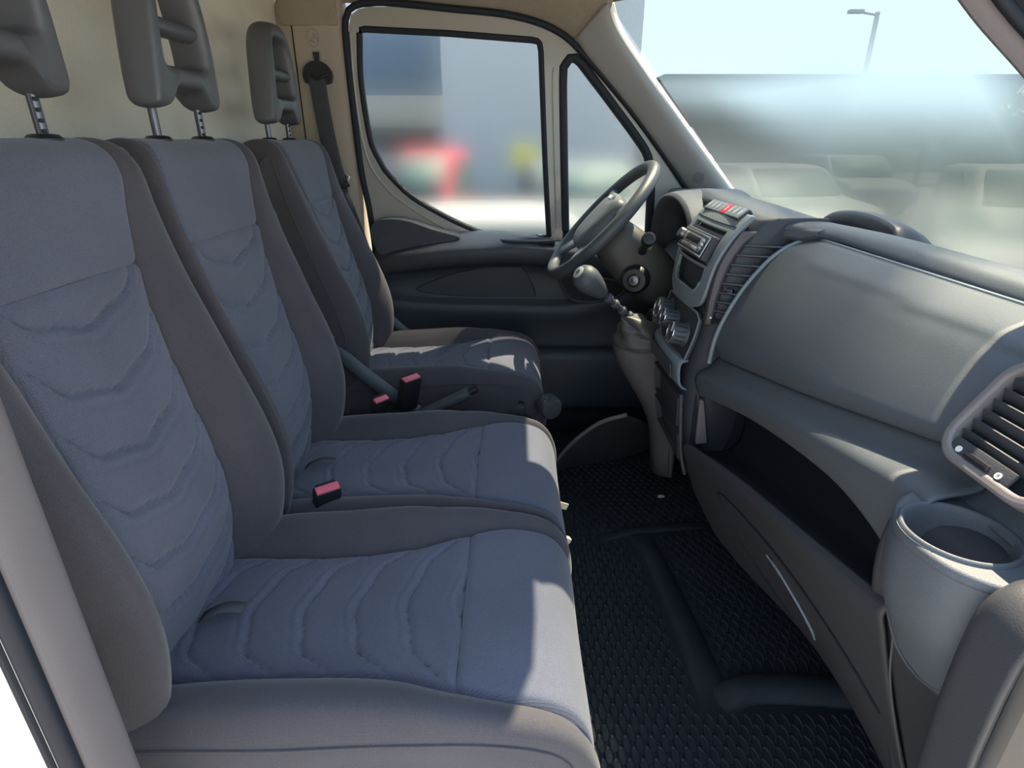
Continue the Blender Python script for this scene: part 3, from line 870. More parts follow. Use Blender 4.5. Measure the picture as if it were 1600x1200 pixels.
# ------------------------------------------------------------------ handbrake
hb = thing('handbrake', 'black handbrake lever between the driver seat and the bench', 'handbrake')
tube('lever', cat([(-0.34, 1.303, 0.325), (-0.23, 1.303, 0.385), (-0.14, 1.304, 0.430), (-0.105, 1.304, 0.448)], 14), [0.013] * 6 + [0.015] * 8, 'plastic_mid', hb, n=10)
tube('release_button', [V(-0.107, 1.304, 0.447), V(-0.086, 1.304, 0.457)], 0.009, 'plastic_black', hb, n=12)
rbox('lever_base', (-0.33, 1.303, 0.17), (0.14, 0.035, 0.33), 'plastic_black', hb, bev=0.02)

# ------------------------------------------------------------------ seat belt
belt = thing('seat_belt', 'dark seat belt hanging from the beige door post behind the driver seat', 'seat belt')
gp = [(p[0], p[1]) for p in cat([(-0.043, -0.012), (-0.040, 0.014), (-0.02, 0.032), (0.004, 0.036), (0.026, 0.028), (0.042, 0.008), (0.042, -0.014), (0.030, -0.026), (-0.030, -0.026)], 36, closed=True)]
prism('belt_guide', gp, (-0.588, 1.982, 1.205), (1, 0, 0), (0, 0, 1), 0.020, 'plastic_black', belt, bev=0.005)
for dx in (-0.027, 0.027):
    lathe('guide_rivet', [(0.007, 0), (0.007, 0.002), (0.005, 0.004), (0, 0.0045)], (-0.588 + dx, 1.962, 1.203), (0, -1, 0), 'steel_dark', belt, n=16)
tube('guide_lip', cat([(-0.622, 1.958, 1.205), (-0.60, 1.955, 1.196), (-0.588, 1.955, 1.192), (-0.576, 1.955, 1.196), (-0.554, 1.958, 1.205)], 14), 0.004, 'plastic_black', belt, n=8)
path = cat([(-0.588, 1.966, 1.196), (-0.586, 1.956, 1.17), (-0.578, 1.948, 1.08), (-0.562, 1.935, 0.97), (-0.545, 1.925, 0.895)], 16)
rows = []
for i, p in enumerate(path):
    rows.append([p + V(w, -0.003 + 8 * w * w * (0.3 + i / 30), 0.0) + V(0, 0, -w * 0.15) for w in (-0.025, -0.012, 0, 0.012, 0.025)])
loft('webbing', rows, 'webbing', belt, thick=0.002)
tube('tongue_loop', [V(-0.57, 1.922, 0.893), V(-0.535, 1.918, 0.888), V(-0.515, 1.922, 0.897)], 0.010, 'plastic_black', belt, n=10)
rbox('tongue', (-0.523, 1.922, 0.905), (0.016, 0.004, 0.034), 'steel', belt, bev=0.002, rot=(0, 0.5, 0))
loft('lower_webbing', [[V(-0.545 + 0.02 * k + w, 1.925, 0.885 - 0.07 * k) for w in (-0.022, 0, 0.022)] for k in range(9)], 'webbing', belt, thick=0.002)

# ------------------------------------------------------------------ dashboard
dash = thing('dashboard', 'dark grey plastic dashboard across the whole cab', 'dashboard')
Y0, Y1 = 0.34, 1.10          # passenger panel from near end to centre stack

def crest(y):
    x = slut([(0.30, 0.600), (0.6, 0.604), (0.95, 0.612), (1.08, 0.600), (1.16, 0.552), (1.28, 0.520), (1.45, 0.510), (1.9, 0.53)], y)
    z = slut([(0.30, 0.862), (0.6, 0.869), (0.95, 0.874), (1.08, 0.876), (1.16, 0.882), (1.28, 0.897), (1.42, 0.902), (1.6, 0.905), (1.9, 0.88)], y)
    return x, z
rows = []
for k in range(41):
    y = 0.30 + 1.66 * k / 40
    x, z = crest(y)
    e = slut([(0.30, 0.572), (0.95, 0.578), (1.08, 0.560), (1.15, 0.490), (1.22, 0.470), (1.40, 0.468), (1.96, 0.50)], y)
    ez = slut([(0.30, 0.848), (0.95, 0.856), (1.08, 0.862), (1.15, 0.872), (1.22, 0.884), (1.40, 0.888), (1.96, 0.865)], y)
    rows.append([V(0.985, y, 0.715), V(0.90, y, 0.76), V(0.80, y, 0.812), V(x + 0.09, y, z - 0.012), V(x + 0.03, y, z - 0.001), V(x, y, z), V((x + e) / 2, y, (z + ez) / 2 + 0.006), V(e + 0.006, y, ez + 0.005), V(e, y, ez - 0.002), V(e + 0.012, y, ez - 0.014)])
loft('top_pad', rows, 'plastic_dash', dash, sub=1, thick=0.008)
# hooded tray standing on the top pad, towards the windscreen
rows = []
for k in range(13):
    y = 1.06 + 0.30 * k / 12
    a = math.sin(math.pi * min(1, max(0, (k) / 12))) ** 0.35
    rows.append([V(0.70, y, 0.80), V(0.695, y, 0.84 + 0.036 * a), V(0.705, y, 0.845 + 0.044 * a), V(0.74, y, 0.845 + 0.044 * a), V(0.80, y, 0.82 + 0.03 * a), V(0.83, y, 0.77)])
loft('tray_hood', rows, 'plastic_black', dash, sub=1, thick=0.004)

def panel_x(z):
    return slut([(0.56, 0.404), (0.60, 0.405), (0.667, 0.414), (0.745, 0.446), (0.806, 0.488), (0.832, 0.518), (0.846, 0.548), (0.853, 0.572)], z)
def rail_z(y):
    return slut([(0.34, 0.712), (0.48, 0.700), (0.555, 0.686), (0.79, 0.637), (1.15, 0.566), (1.2, 0.555)], y)
def rail_x(y):
    return slut([(0.34, 0.395), (0.6, 0.402), (0.9, 0.402), (1.15, 0.384)], y)

# upper passenger panel with its raised top band
rows = []
NP = 26
for k in range(29):
    y = Y0 + (Y1 - Y0) * k / 28
    zr = rail_z(y)
    z0, z1 = zr + 0.036, 0.853
    r = []
    for i in range(NP):
        t = i / (NP - 1)
        z = z1 + (z0 - z1) * t
        x = panel_x(z)
        if z > 0.826: x -= 0.0045                        # textured top band stands proud
        if t > 0.86: x += 0.016 * ((t - 0.86) / 0.14) ** 1.5   # tucks in above the rail
        r.append(V(x, y, z))
    rows.append(r)
# rounded left edge towards the centre vent
last = rows[-1]
rows.append([p + V(0.004, 0.008, 0) for p in last])
rows.append([p + V(0.016, 0.012, 0) for p in last])
rows.append([p + V(0.05, 0.013, 0) for p in last])
loft('passenger_panel', rows, 'plastic_dash', dash, sub=1, thick=0.006, sharp=60)
tube('panel_lip', [V(panel_x(z) - 0.001, Y1 + 0.005, z) for z in [0.60 + 0.25 * i / 30 for i in range(31)]], 0.0045, 'plastic_fascia', dash, n=8)
tube('band_lip', [V(panel_x(0.853) - 0.004, y, 0.852) for y in [Y0 + (Y1 - Y0) * i / 12 for i in range(13)]], 0.0035, 'plastic_fascia', dash, n=8)

# open shelf: rail, pocket and lip
def open_top(y): return slut([(0.47, 0.575), (0.49, 0.588), (0.533, 0.604), (0.62, 0.612), (0.712, 0.603), (0.9, 0.570), (1.105, 0.522), (1.15, 0.51)], y)
def lip_z(y): return slut([(0.47, 0.572), (0.487, 0.566), (0.65, 0.523), (0.9, 0.462), (1.13, 0.403)], y)
def bot_x(y): return slut([(0.36, 0.545), (0.5, 0.56), (0.75, 0.545), (1.03, 0.455), (1.14, 0.415)], y)
def bot_z(y): return slut([(0.36, 0.10), (0.5, 0.13), (0.75, 0.175), (1.03, 0.205), (1.14, 0.28)], y)
rows, lows, pocket = [], [], []
for k in range(37):
    y = 0.468 + (1.125 - 0.468) * k / 36
    zr, xr = rail_z(y), rail_x(y)
    zd, zl = open_top(y), lip_z(y)
    zd = max(zd, zl + 0.004)
    xv = panel_x(zr + 0.036) + 0.014
    rows.append([V(xv + 0.03, y, zr + 0.050), V(xv + 0.006, y, zr + 0.034), V(xv - 0.003, y, zr + 0.016), V(xv - 0.012, y, zr + 0.010), V((xv + xr) / 2, y, zr + 0.007), V(xr + 0.008, y, zr + 0.003), V(xr + 0.001, y, zr - 0.005), V(xr, y, zr - 0.018), V(xr + 0.004, y, (zr + zd) / 2), V(xr + 0.010, y, zd + 0.006), V(xr + 0.016, y, zd), V(xr + 0.04, y, zd + 0.004)])
    xl = xr - 0.006
    dp = min(0.14, 0.02 + 0.5 * (zd - zl))
    pocket.append([V(xr + 0.03, y, zd + 0.003), V(xr + 0.06 + dp * 0.3, y, zd), V(xr + 0.05 + dp, y, zd - 0.01), V(xr + 0.05 + dp, y, zl - 0.01), V(xr + 0.06 + dp * 0.3, y, zl - 0.03), V(xl + 0.022, y, zl - 0.02)])
    lb, zb = bot_x(y), bot_z(y)
    lows.append([V(xl + 0.022, y, zl - 0.022), V(xl + 0.016, y, zl - 0.002), V(xl + 0.008, y, zl + 0.001), V(xl, y, zl - 0.006), V(xl - 0.002, y, zl - 0.020), V(xl + 0.006, y, zl - 0.036)] +
                [V(xl + 0.008 + (lb - xl - 0.008) * (t ** 1.15), y, zl - 0.04 + (zb - zl + 0.04) * t) for t in (0.1, 0.25, 0.4, 0.6, 0.8, 0.95)] + [V(lb + 0.01, y, zb - 0.004), V(lb + 0.05, y, zb - 0.006)])
loft('shelf_rail', rows, 'plastic_dash', dash, sub=1, thick=0.004)
loft('shelf_pocket', pocket, 'pocket_dark', dash, sub=1, thick=0.003)
low = loft('lower_panel', lows, 'plastic_low', dash, sub=1, thick=0.004)
# end of the pocket by the centre stack
prism('pocket_end', [(0.395, 0.515), (0.40, 0.40), (0.43, 0.37), (0.60, 0.38), (0.60, 0.54), (0.42, 0.54)], V(0, 1.135, 0), (1, 0, 0), (0, 0, 1), -0.02, 'pocket_dark', dash, bev=0.004)
prism('pocket_wedge', [(0.400, 0.512), (0.408, 0.512), (0.428, 0.408), (0.404, 0.404)], V(0, 1.114, 0), (1, 0, 0), (0, 0, 1), -0.012, 'pillar_near', dash, bev=0.003)

def low_pt(y, t):      # point on the lower panel
    xl = rail_x(y) - 0.006; zl = lip_z(y); lb, zb = bot_x(y), bot_z(y)
    return V(xl + 0.008 + (lb - xl - 0.008) * (t ** 1.15), y, zl - 0.04 + (zb - zl + 0.04) * t)
# flap line and finger pull on the lower panel
seamp = [low_pt(y, t) + V(-0.0012, 0, -0.0006) for y, t in [(0.50, 0.40), (0.56, 0.33), (0.65, 0.25), (0.75, 0.18), (0.85, 0.13), (0.93, 0.10), (0.965, 0.12), (0.96, 0.25), (0.93, 0.42), (0.88, 0.62), (0.84, 0.75), (0.80, 0.86)]]
tube('flap_seam', cat(seamp, 60), 0.0016, 'seal', low, n=6)
pl = [low_pt(y, t) for y, t in [(0.795, 0.30), (0.765, 0.34), (0.72, 0.47), (0.70, 0.58), (0.705, 0.66), (0.74, 0.62), (0.775, 0.47)]]
ctr = sum(pl, V(0, 0, 0)) / len(pl)
loopp = cat(pl, 40, closed=True)
nrm = V(-0.85, 0, -0.45).normalized()
loft('finger_pull', [[p + nrm * 0.0015 for p in loopp], [p.lerp(ctr, 0.15) - nrm * 0.004 for p in loopp], [p.lerp(ctr, 0.5) - nrm * 0.012 + nrm * 0.014 for p in loopp], [p.lerp(ctr, 0.96) + nrm * 0.002 for p in loopp]], 'pocket_dark', low, closed=True)
tube('pull_edge', cat([p + nrm * 0.002 for p in (pl[0], pl[1], pl[2], pl[3], pl[4])], 24), 0.0022, 'plastic_fascia', low, n=6)

# near end: cup holder in its own moulded module
CX, CY, CZ = 0.402, 0.425, 0.696
def cup_ring(r, z, sq=0.0):
    out = []
    for j in range(48):
        a = 2 * math.pi * j / 48
        out.append(V(CX + r * math.cos(a), CY + r * math.sin(a), z))
    return out
cup = loft('cup_holder', [cup_ring(0.0495, CZ - 0.008), cup_ring(0.0482, CZ - 0.001), cup_ring(0.0465, CZ + 0.002), cup_ring(0.0445, CZ + 0.003), cup_ring(0.0420, CZ - 0.001), cup_ring(0.0405, CZ - 0.008), cup_ring(0.039, CZ - 0.04), cup_ring(0.038, CZ - 0.085), cup_ring(0.03, CZ - 0.088), cup_ring(0.002, CZ - 0.088)], 'plastic_dash', dash, closed=True, sub=1, sharp=180)
# deck around the cup, with a bulging apron under it
dk = [(p_[0], p_[1]) for p_ in cat([(0.478, 0.520), (0.44, 0.511), (0.410, 0.499), (0.378, 0.478), (0.355, 0.440), (0.354, 0.408), (0.364, 0.378), (0.388, 0.356), (0.42, 0.346), (0.478, 0.344)], 60)]
def dk_ring(z, k, dx):
    return [V(0.478 - (0.478 - a) * k + dx, 0.428 + (b - 0.428) * (0.6 + 0.4 * k), z) for a, b in dk]
prism('cup_deck', dk, V(0, 0, CZ - 0.014), (1, 0, 0), (0, 1, 0), 0.0125, 'plastic_dash', dash, bev=0.005, holes=(circ(0.0435, 48, CX, CY),))
loft('cup_apron', [dk_ring(CZ - 0.006, 0.985, 0), dk_ring(CZ - 0.02, 1.0, 0), dk_ring(CZ - 0.05, 0.99, 0), dk_ring(CZ - 0.08, 0.95, 0.0), dk_ring(CZ - 0.105, 0.86, 0.0), dk_ring(CZ - 0.125, 0.78, 0.0), dk_ring(CZ - 0.145, 0.72, 0), dk_ring(CZ - 0.16, 0.66, 0)], 'plastic_dash', dash, sub=1, thick=0.003, sharp=180)
rows = []
for k in range(15):
    y = 0.345 + (0.56 - 0.345) * k / 14
    rows.append([V(0.50, y, 0.762), V(0.470, y, 0.744), V(0.462, y, CZ + 0.022), V(0.455, y, CZ + 0.006), V(0.440, y, CZ - 0.004)])
loft('cup_ledge', rows, 'plastic_dash', dash, sub=1, thick=0.003)
rows = []
for k in range(17):
    y = 0.355 + (0.50 - 0.355) * k / 16
    xo = 0.388 + 0.010 * math.sin((y - 0.36) / 0.14 * 3.14)
    rows.append([V(0.45, y, CZ - 0.012), V(xo + 0.016, y, CZ - 0.018), V(xo + 0.004, y, CZ - 0.04), V(xo + 0.002, y, CZ - 0.08), V(xo + 0.008, y, CZ - 0.13), V(xo + 0.03, y, CZ - 0.22), V(xo + 0.07, y, CZ - 0.32), V(xo + 0.11, y, CZ - 0.44), V(xo + 0.15, y, 0.14)])
loft('end_skin', rows, 'plastic_low', dash, sub=1, thick=0.004)
def dk_pt(dz, j):
    k = slut([(-0.16, 0.66), (-0.145, 0.72), (-0.125, 0.78), (-0.105, 0.86), (-0.08, 0.95), (-0.05, 0.99), (-0.02, 1.0), (-0.006, 0.985), (0.0, 0.98)], dz)
    a, b = dk[j]
    return V(0.478 - (0.478 - a) * k - 0.0006, 0.428 + (b - 0.428) * (0.6 + 0.4 * k), CZ + dz)
tube('module_seam', cat([dk_pt(-0.004, 4), dk_pt(-0.02, 9), dk_pt(-0.05, 13), dk_pt(-0.085, 17), dk_pt(-0.12, 22), dk_pt(-0.146, 28), dk_pt(-0.155, 34), dk_pt(-0.140, 40), dk_pt(-0.10, 45), dk_pt(-0.05, 49), dk_pt(-0.01, 54)], 60), 0.0014, 'plastic_mauve', dash, n=6)
tube('panel_seam', cat([V(0.395, 0.450, CZ - 0.142), V(0.405, 0.444, CZ - 0.21), V(0.44, 0.436, CZ - 0.32), V(0.48, 0.43, CZ - 0.43)], 16), 0.0012, 'plastic_mauve', dash, n=6)
# rounded cheek at the very end of the dash
rows = []
for k in range(11):
    t = k / 10
    y = 0.372 - 0.066 * t
    b = math.sin(min(1, t * 2.6) * math.pi / 2)
    xo = 0.392 - 0.028 * b
    zt = 0.685 + 0.022 * b
    rows.append([V(0.52, y, zt + 0.03), V(0.44, y, zt + 0.012), V(xo + 0.02, y, zt), V(xo + 0.004, y, zt - 0.02), V(xo, y, zt - 0.06), V(xo + 0.002, y, zt - 0.2), V(xo + 0.03, y, zt - 0.38), V(xo + 0.08, y, 0.12)])
loft('end_cheek', rows, 'plastic_low', dash, sub=1, thick=0.006)

prism('end_panel', [(0.372, 0.685), (0.41, 0.718), (0.445, 0.752), (0.50, 0.818), (0.55, 0.848), (0.60, 0.858), (0.80, 0.80), (0.96, 0.72), (0.96, 0.06), (0.52, 0.06), (0.415, 0.34), (0.372, 0.50)], V(0, 0.338, 0), (1, 0, 0), (0, 0, 1), 0.038, 'plastic_black', dash, bev=0.012)
# near side air vent
def vent(name, O, u, v, w, h, nsl, knob_at, slat_tilt=0.0):
    """grille facing u x v: frame, louvres, slider"""
    O, u, v = Vector(O), Vector(u).normalized(), Vector(v)
    v = (v - u * v.dot(u)).normalized()
    n = u.cross(v)
    g = thing(name, None, None); g.parent = dash
    M = frame_mat(u, v, n)
    outl = rrect(w, h, min(w, h) * 0.28, 6)
    inn = shrink(outl, 0.010)
    prism('vent_frame', outl, O - n * 0.006, u, v, 0.022, 'pillar_near', g, bev=0.003, holes=(inn,))
    prism('vent_back', shrink(outl, 0.004), O - n * 0.004, u, v, 0.004, 'pocket_dark', g)
    for k in range(nsl):
        b = -h / 2 + 0.016 + (h - 0.044) * (k + 1) / nsl
        half = (w / 2 - 0.013) * (1 if abs(b) < h * 0.3 else 0.9)
        rbox('slat', O + v * b + n * 0.007, (2 * half, 0.011, 0.0022), 'plastic_lower', g, bev=0.0008, rot=M @ Euler((R(38), 0, 0)).to_matrix())
    return g, M, n
vu, vv = V(-0.04, -1.0, 0.02), V(0.52, 0, 0.85)
O = V(0.459, 0.443, 0.782)
g, M, n = vent('side_vent', O, vu, vv, 0.135, 0.118, 6, 0)
uu, vv2 = M.col[0], M.col[1]
rbox('wheel_plate', O - vv2 * 0.045 + n * 0.012 - uu * 0.012, (0.075, 0.020, 0.004), 'plastic_lower', g, bev=0.002, rot=M)
rbox('thumb_wheel', O - vv2 * 0.045 + n * 0.0145 - uu * 0.012, (0.030, 0.006, 0.006), 'steel_dark', g, bev=0.002, rot=M)
lathe('closed_dot', [(0.0032, 0), (0.0032, 0.001), (0, 0.001)], O - vv2 * 0.045 + n * 0.0145 - uu * 0.036, n, 'print_white', g, n=20)
lathe('open_dot', [(0.0018, 0), (0.0018, 0.001), (0.0032, 0.001), (0.0032, 0)], O - vv2 * 0.045 + n * 0.0145 + uu * 0.014, n, 'print_white', g, n=20)
rbox('vent_slider', O + n * 0.016 + uu * 0.012 + vv2 * 0.012, (0.026, 0.008, 0.010), 'chrome', g, bev=0.003, rot=M)

# ---------------- centre stack
def st_x(z):
    return slut([(0.30, 0.400), (0.36, 0.384), (0.46, 0.372), (0.545, 0.366), (0.60, 0.374), (0.66, 0.386), (0.70, 0.390), (0.725, 0.391), (0.79, 0.401), (0.835, 0.421), (0.865, 0.442), (0.882, 0.460), (0.89, 0.475)], z)
SY0, SY1 = 1.140, 1.405
def st_pt(y, z, d=0.0):
    """point on the fascia, d = out of the face"""
    bow = 0.010 * ((y - 1.27) / 0.13) ** 2
    e = 0.002
    nx, nz = -1.0, (st_x(z + e) - st_x(z - e)) / (2 * e)
    l = math.hypot(nx, nz)
    return V(st_x(z) + bow + nx / l * d, y, z + nz / l * d)
def st_frame(y, z):
    p = st_pt(y, z)
    v = (st_pt(y, z + 0.003) - st_pt(y, z - 0.003)).normalized()
    u = V(0, -1, 0); u = (u - v * u.dot(v)).normalized()
    n = u.cross(v)
    return p, frame_mat(u, v, n), n
# body behind everything
rows = []
for z in [0.30, 0.36, 0.42, 0.48, 0.545, 0.60, 0.66, 0.70, 0.75, 0.79, 0.835, 0.87, 0.885]:
    ww = lut([(0.30, -0.012), (0.6, 0.0), (0.9, 0.0)], z)
    rows.append([V(st_x(z) + 0.16, SY0 - 0.004 - ww, z), V(st_x(z) + 0.055, SY0 - 0.022 - ww, z), V(st_x(z) + 0.018, SY0 - 0.004 - ww, z), V(st_x(z) + 0.010, SY0 + 0.012 - ww, z), V(st_x(z) + 0.004, 1.27, z), V(st_x(z) + 0.010, SY1 - 0.012, z), V(st_x(z) + 0.02, SY1 + 0.006, z), V(st_x(z) + 0.16, SY1 + 0.012, z)])
loft('stack_body', rows, 'plastic_lower', dash, sub=1, thick=0.004)
# grey fascia: outline with straight top, U-shaped bottom, openings for radio and tray
fo = []
fz0, fz1 = 0.695, 0.872
fas = [(SY0 + 0.004, fz1), (SY1 - 0.004, fz1)]
def fascia_half(z):
    return slut([(0.690, 0.055), (0.696, 0.085), (0.71, 0.108), (0.73, 0.119), (0.78, 0.126), (0.84, 0.130), (0.90, 0.132)], z)
radz0, radz1, rady0, rady1 = 0.783, 0.848, 1.168, 1.362
trz0 = 0.722
zs = sorted(set([0.690 + 0.0025 * i for i in range(77)] + [trz0, radz0, radz1]))
cm = 1.268
vs, fs, idx = [], [], {}
cols = 97
for i, z in enumerate(zs):
    h = fascia_half(z)
    for j in range(cols):
        y = cm - h + 2 * h * j / (cols - 1)
        vs.append(st_pt(y, z, 0.006))
def hole(y, z):
    if radz0 < z < radz1 and rady0 < y < rady1: return True
    if trz0 < z < radz0 - 0.006:
        hw = slut([(trz0, 0.055), (0.735, 0.078), (0.75, 0.086), (0.79, 0.090)], z)
        return abs(y - 1.266) < hw
    return False
for i in range(len(zs) - 1):
    for j in range(cols - 1):
        q = [i*cols+j, i*cols+j+1, (i+1)*cols+j+1, (i+1)*cols+j]
        cyq = sum(vs[a].y for a in q) / 4; czq = (zs[i] + zs[i+1]) / 2
        if not hole(cyq, czq): fs.append(tuple(q))
mesh('fascia', vs, fs, 'plastic_fascia', dash, thick=0.010, off=0)
# storage tray under the radio
tray_loop = []
for y, z in [(1.178, 0.776), (1.354, 0.776), (1.354, 0.75), (1.345, 0.735), (1.325, 0.724), (1.205, 0.724), (1.187, 0.735), (1.178, 0.75)]:
    tray_loop.append((y, z))
rowsT = []
for d, sc in ((0.004, 1.0), (-0.03, 0.97), (-0.07, 0.92)):
    rowsT.append([st_pt(1.266 + (y - 1.266) * sc, 0.75 + (z - 0.75) * sc, d) for y, z in tray_loop])
rowsT.append([st_pt(1.266 + (y - 1.266) * 0.05, 0.75, -0.07) for y, z in tray_loop])
loft('storage_tray', rowsT, 'pocket_dark', dash, closed=True, thick=0.002)
tube('tray_rim', [st_pt(y, z, 0.010) for y, z in tray_loop[2:8]], 0.0035, 'plastic_fascia', dash, n=8)
# thin parting line above the radio and the switch row
tube('fascia_seam', [st_pt(y, 0.858, 0.0115) for y in [1.150 + 0.24 * k / 10 for k in range(11)]], 0.0011, 'seal', dash, n=6)
p, M, n = st_frame(1.268, 0.880)
sw = thing('switch_row', None, None); sw.parent = dash
rbox('switch_bezel', p + n * 0.0045, (0.215, 0.030, 0.010), 'plastic_black', sw, bev=0.002, rot=M)
for k in range(8):
    off = -0.0915 + 0.0262 * k
    red = k == 3
    rbox('hazard_switch' if red else 'switch', p + n * 0.0085 + M.col[0] * -off, (0.0245, 0.026, 0.008), 'red_button' if red else 'plastic_fascia', sw, bev=0.0015, rot=M)
    if not (k == 4):
        rbox('switch_mark', p + n * 0.0128 + M.col[0] * -off, (0.003, 0.012, 0.0006), 'print_white', sw, bev=0.0, rot=M)
tri = p + n * 0.0150 + M.col[0] * (0.0915 - 0.0262 * 3)
# radio
rad = thing('radio', None, None); rad.parent = dash
p, M, n = st_frame((rady0 + rady1) / 2, (radz0 + radz1) / 2)
uu, vv2 = M.col[0], M.col[1]
rbox('radio_body', p - n * 0.03, (0.192, 0.064, 0.07), 'plastic_black', rad, bev=0.003, rot=M)
rbox('radio_bezel', p + n * 0.010 - vv2 * 0.003, (0.184, 0.052, 0.020), 'plastic_lower', rad, bev=0.005, rot=M)
rbox('radio_face', p + n * 0.0205 - vv2 * 0.004 - uu * 0.002, (0.128, 0.030, 0.003), 'radio_face', rad, bev=0.001, rot=M)
rbox('display', p + n * 0.0215 + vv2 * 0.0015 - uu * 0.004, (0.090, 0.014, 0.003), 'pocket_dark', rad, bev=0.001, rot=M)
rbox('chrome_strip', p + n * 0.019 + vv2 * 0.0165, (0.166, 0.0045, 0.004), 'steel', rad, bev=0.001, rot=M)
rbox('chrome_strip', p + n * 0.019 - vv2 * 0.0245, (0.166, 0.0035, 0.004), 'steel', rad, bev=0.001, rot=M)
rbox('chrome_strip', p + n * 0.019 + uu * 0.081 - vv2 * 0.004, (0.006, 0.040, 0.004), 'steel', rad, bev=0.001, rot=M)
lathe('volume_knob', [(0.0125, 0), (0.0125, 0.012), (0.0105, 0.015), (0, 0.015)], p + n * 0.018 - uu * 0.080, n, 'steel_dark', rad, n=28)
for k in range(6):
    rbox('preset_button', p + n * 0.022 - vv2 * 0.0145 + uu * (-0.050 + 0.018 * k), (0.014, 0.006, 0.003), 'print_grey' if k > 3 else 'radio_face', rad, bev=0.001, rot=M)
for k in range(3):
    rbox('side_button', p + n * 0.022 + uu * 0.062 + vv2 * (0.006 - 0.008 * k), (0.012, 0.005, 0.003), 'print_white' if k == 1 else 'print_grey', rad, bev=0.001, rot=M)

# centre vent, turned towards the passenger seats, between fascia and passenger panel
cvnt = thing('centre_vent', None, None); cvnt.parent = dash
rows = []
def cv(z, s):
    a = V(st_x(z) + 0.012, SY0 - 0.002, z)
    b = V(panel_x(z) + 0.004, Y1 + 0.010, z)
    return a.lerp(b, s)
ZV = [0.675 + 0.185 * i / 20 for i in range(21)]
loft('vent_surround', [[cv(z, 0) + V(-0.006, 0.006, 0), cv(z, 0.0) + V(-0.004, -0.006, 0), cv(z, 0.12) + V(-0.002, -0.006, 0), cv(z, 0.16) + V(0.006, 0, 0)] for z in ZV], 'plastic_mauve', cvnt, thick=0.002)
loft('vent_back', [[cv(z, 0.0) + V(0.03, 0.01, 0), cv(z, 0.5) + V(0.03, 0.01, 0), cv(z, 1.0) + V(0.03, 0.0, 0)] for z in ZV], 'pocket_dark', cvnt, thick=0.003)
for k in range(8):
    z = 0.700 + 0.0185 * k
    a, b = cv(z, 0.14), cv(z, 1.02)
    d = (b - a).normalized()
    rbox('slat', (a + b) / 2 + V(0.008, 0.003, 0), ((b - a).length, 0.024, 0.0028), 'plastic_mid', cvnt, bev=0.001, rot=frame_mat(d, V(0, 0, 1).cross(d).normalized(), d.cross(V(0, 0, 1).cross(d).normalized())) @ Euler((R(-24), 0, 0)).to_matrix())
z = 0.748
rbox('vent_slider', cv(z, 0.62) + V(-0.006, -0.004, 0), (0.012, 0.016, 0.008), 'chrome', cvnt, bev=0.002, rot=(0, 0, 0.6))
rbox('thumb_wheel', cv(0.684, 0.62), (0.010, 0.024, 0.008), 'plastic_black', cvnt, bev=0.002, rot=(0, 0, 0.6))
lathe('closed_dot', [(0.0022, 0), (0.0022, 0.001), (0, 0.001)], cv(0.690, 0.22) + V(-0.004, -0.005, 0), (-0.6, -0.8, 0), 'print_white', cvnt, n=14)
# rounded end piece over the vent
rows = []
for k in range(11):
    t = k / 10
    y = 1.150 - 0.075 * t
    x = 0.505 + 0.055 * t
    s_ = 1 - 0.55 * max(0, (t - 0.7) / 0.3)
    rows.append([V(x + 0.06, y, 0.872), V(x + 0.02, y, 0.874), V(x - 0.002, y, 0.868), V(x - 0.006, y, 0.868 - 0.016 * s_), V(x + 0.004, y, 0.868 - 0.026 * s_), V(x + 0.05, y, 0.868 - 0.030 * s_)])
loft('vent_cap', rows, 'plastic_dash', dash, sub=1, thick=0.003)

# climate controls
clim = thing('climate_panel', None, None); clim.parent = dash
loopc = [(p_[0], p_[1]) for p_ in cat([(1.165, 0.688), (1.30, 0.690), (1.375, 0.685), (1.390, 0.66), (1.380, 0.60), (1.34, 0.582), (1.18, 0.580), (1.156, 0.60), (1.150, 0.66)], 40, closed=True)]
pc = st_pt(1.27, 0.635)
loft('panel', [[st_pt(y, z, 0.002) for y, z in loopc], [st_pt(y, z, 0.008) for y, z in loopc], [st_pt(1.27 + (y - 1.27) * 0.95, 0.635 + (z - 0.635) * 0.92, 0.009) for y, z in loopc], [st_pt(1.27 + (y - 1.27) * 0.94, 0.635 + (z - 0.635) * 0.90, 0.005) for y, z in loopc], [st_pt(1.27 + (y - 1.27) * 0.04, 0.635 + (z - 0.635) * 0.04, 0.005) for y, z in loopc]], 'plastic_lower', clim, closed=True)
tube('panel_rim', [st_pt(y, z, 0.009) for y, z in loopc], 0.0020, 'plastic_fascia', clim, n=6, closed=True)
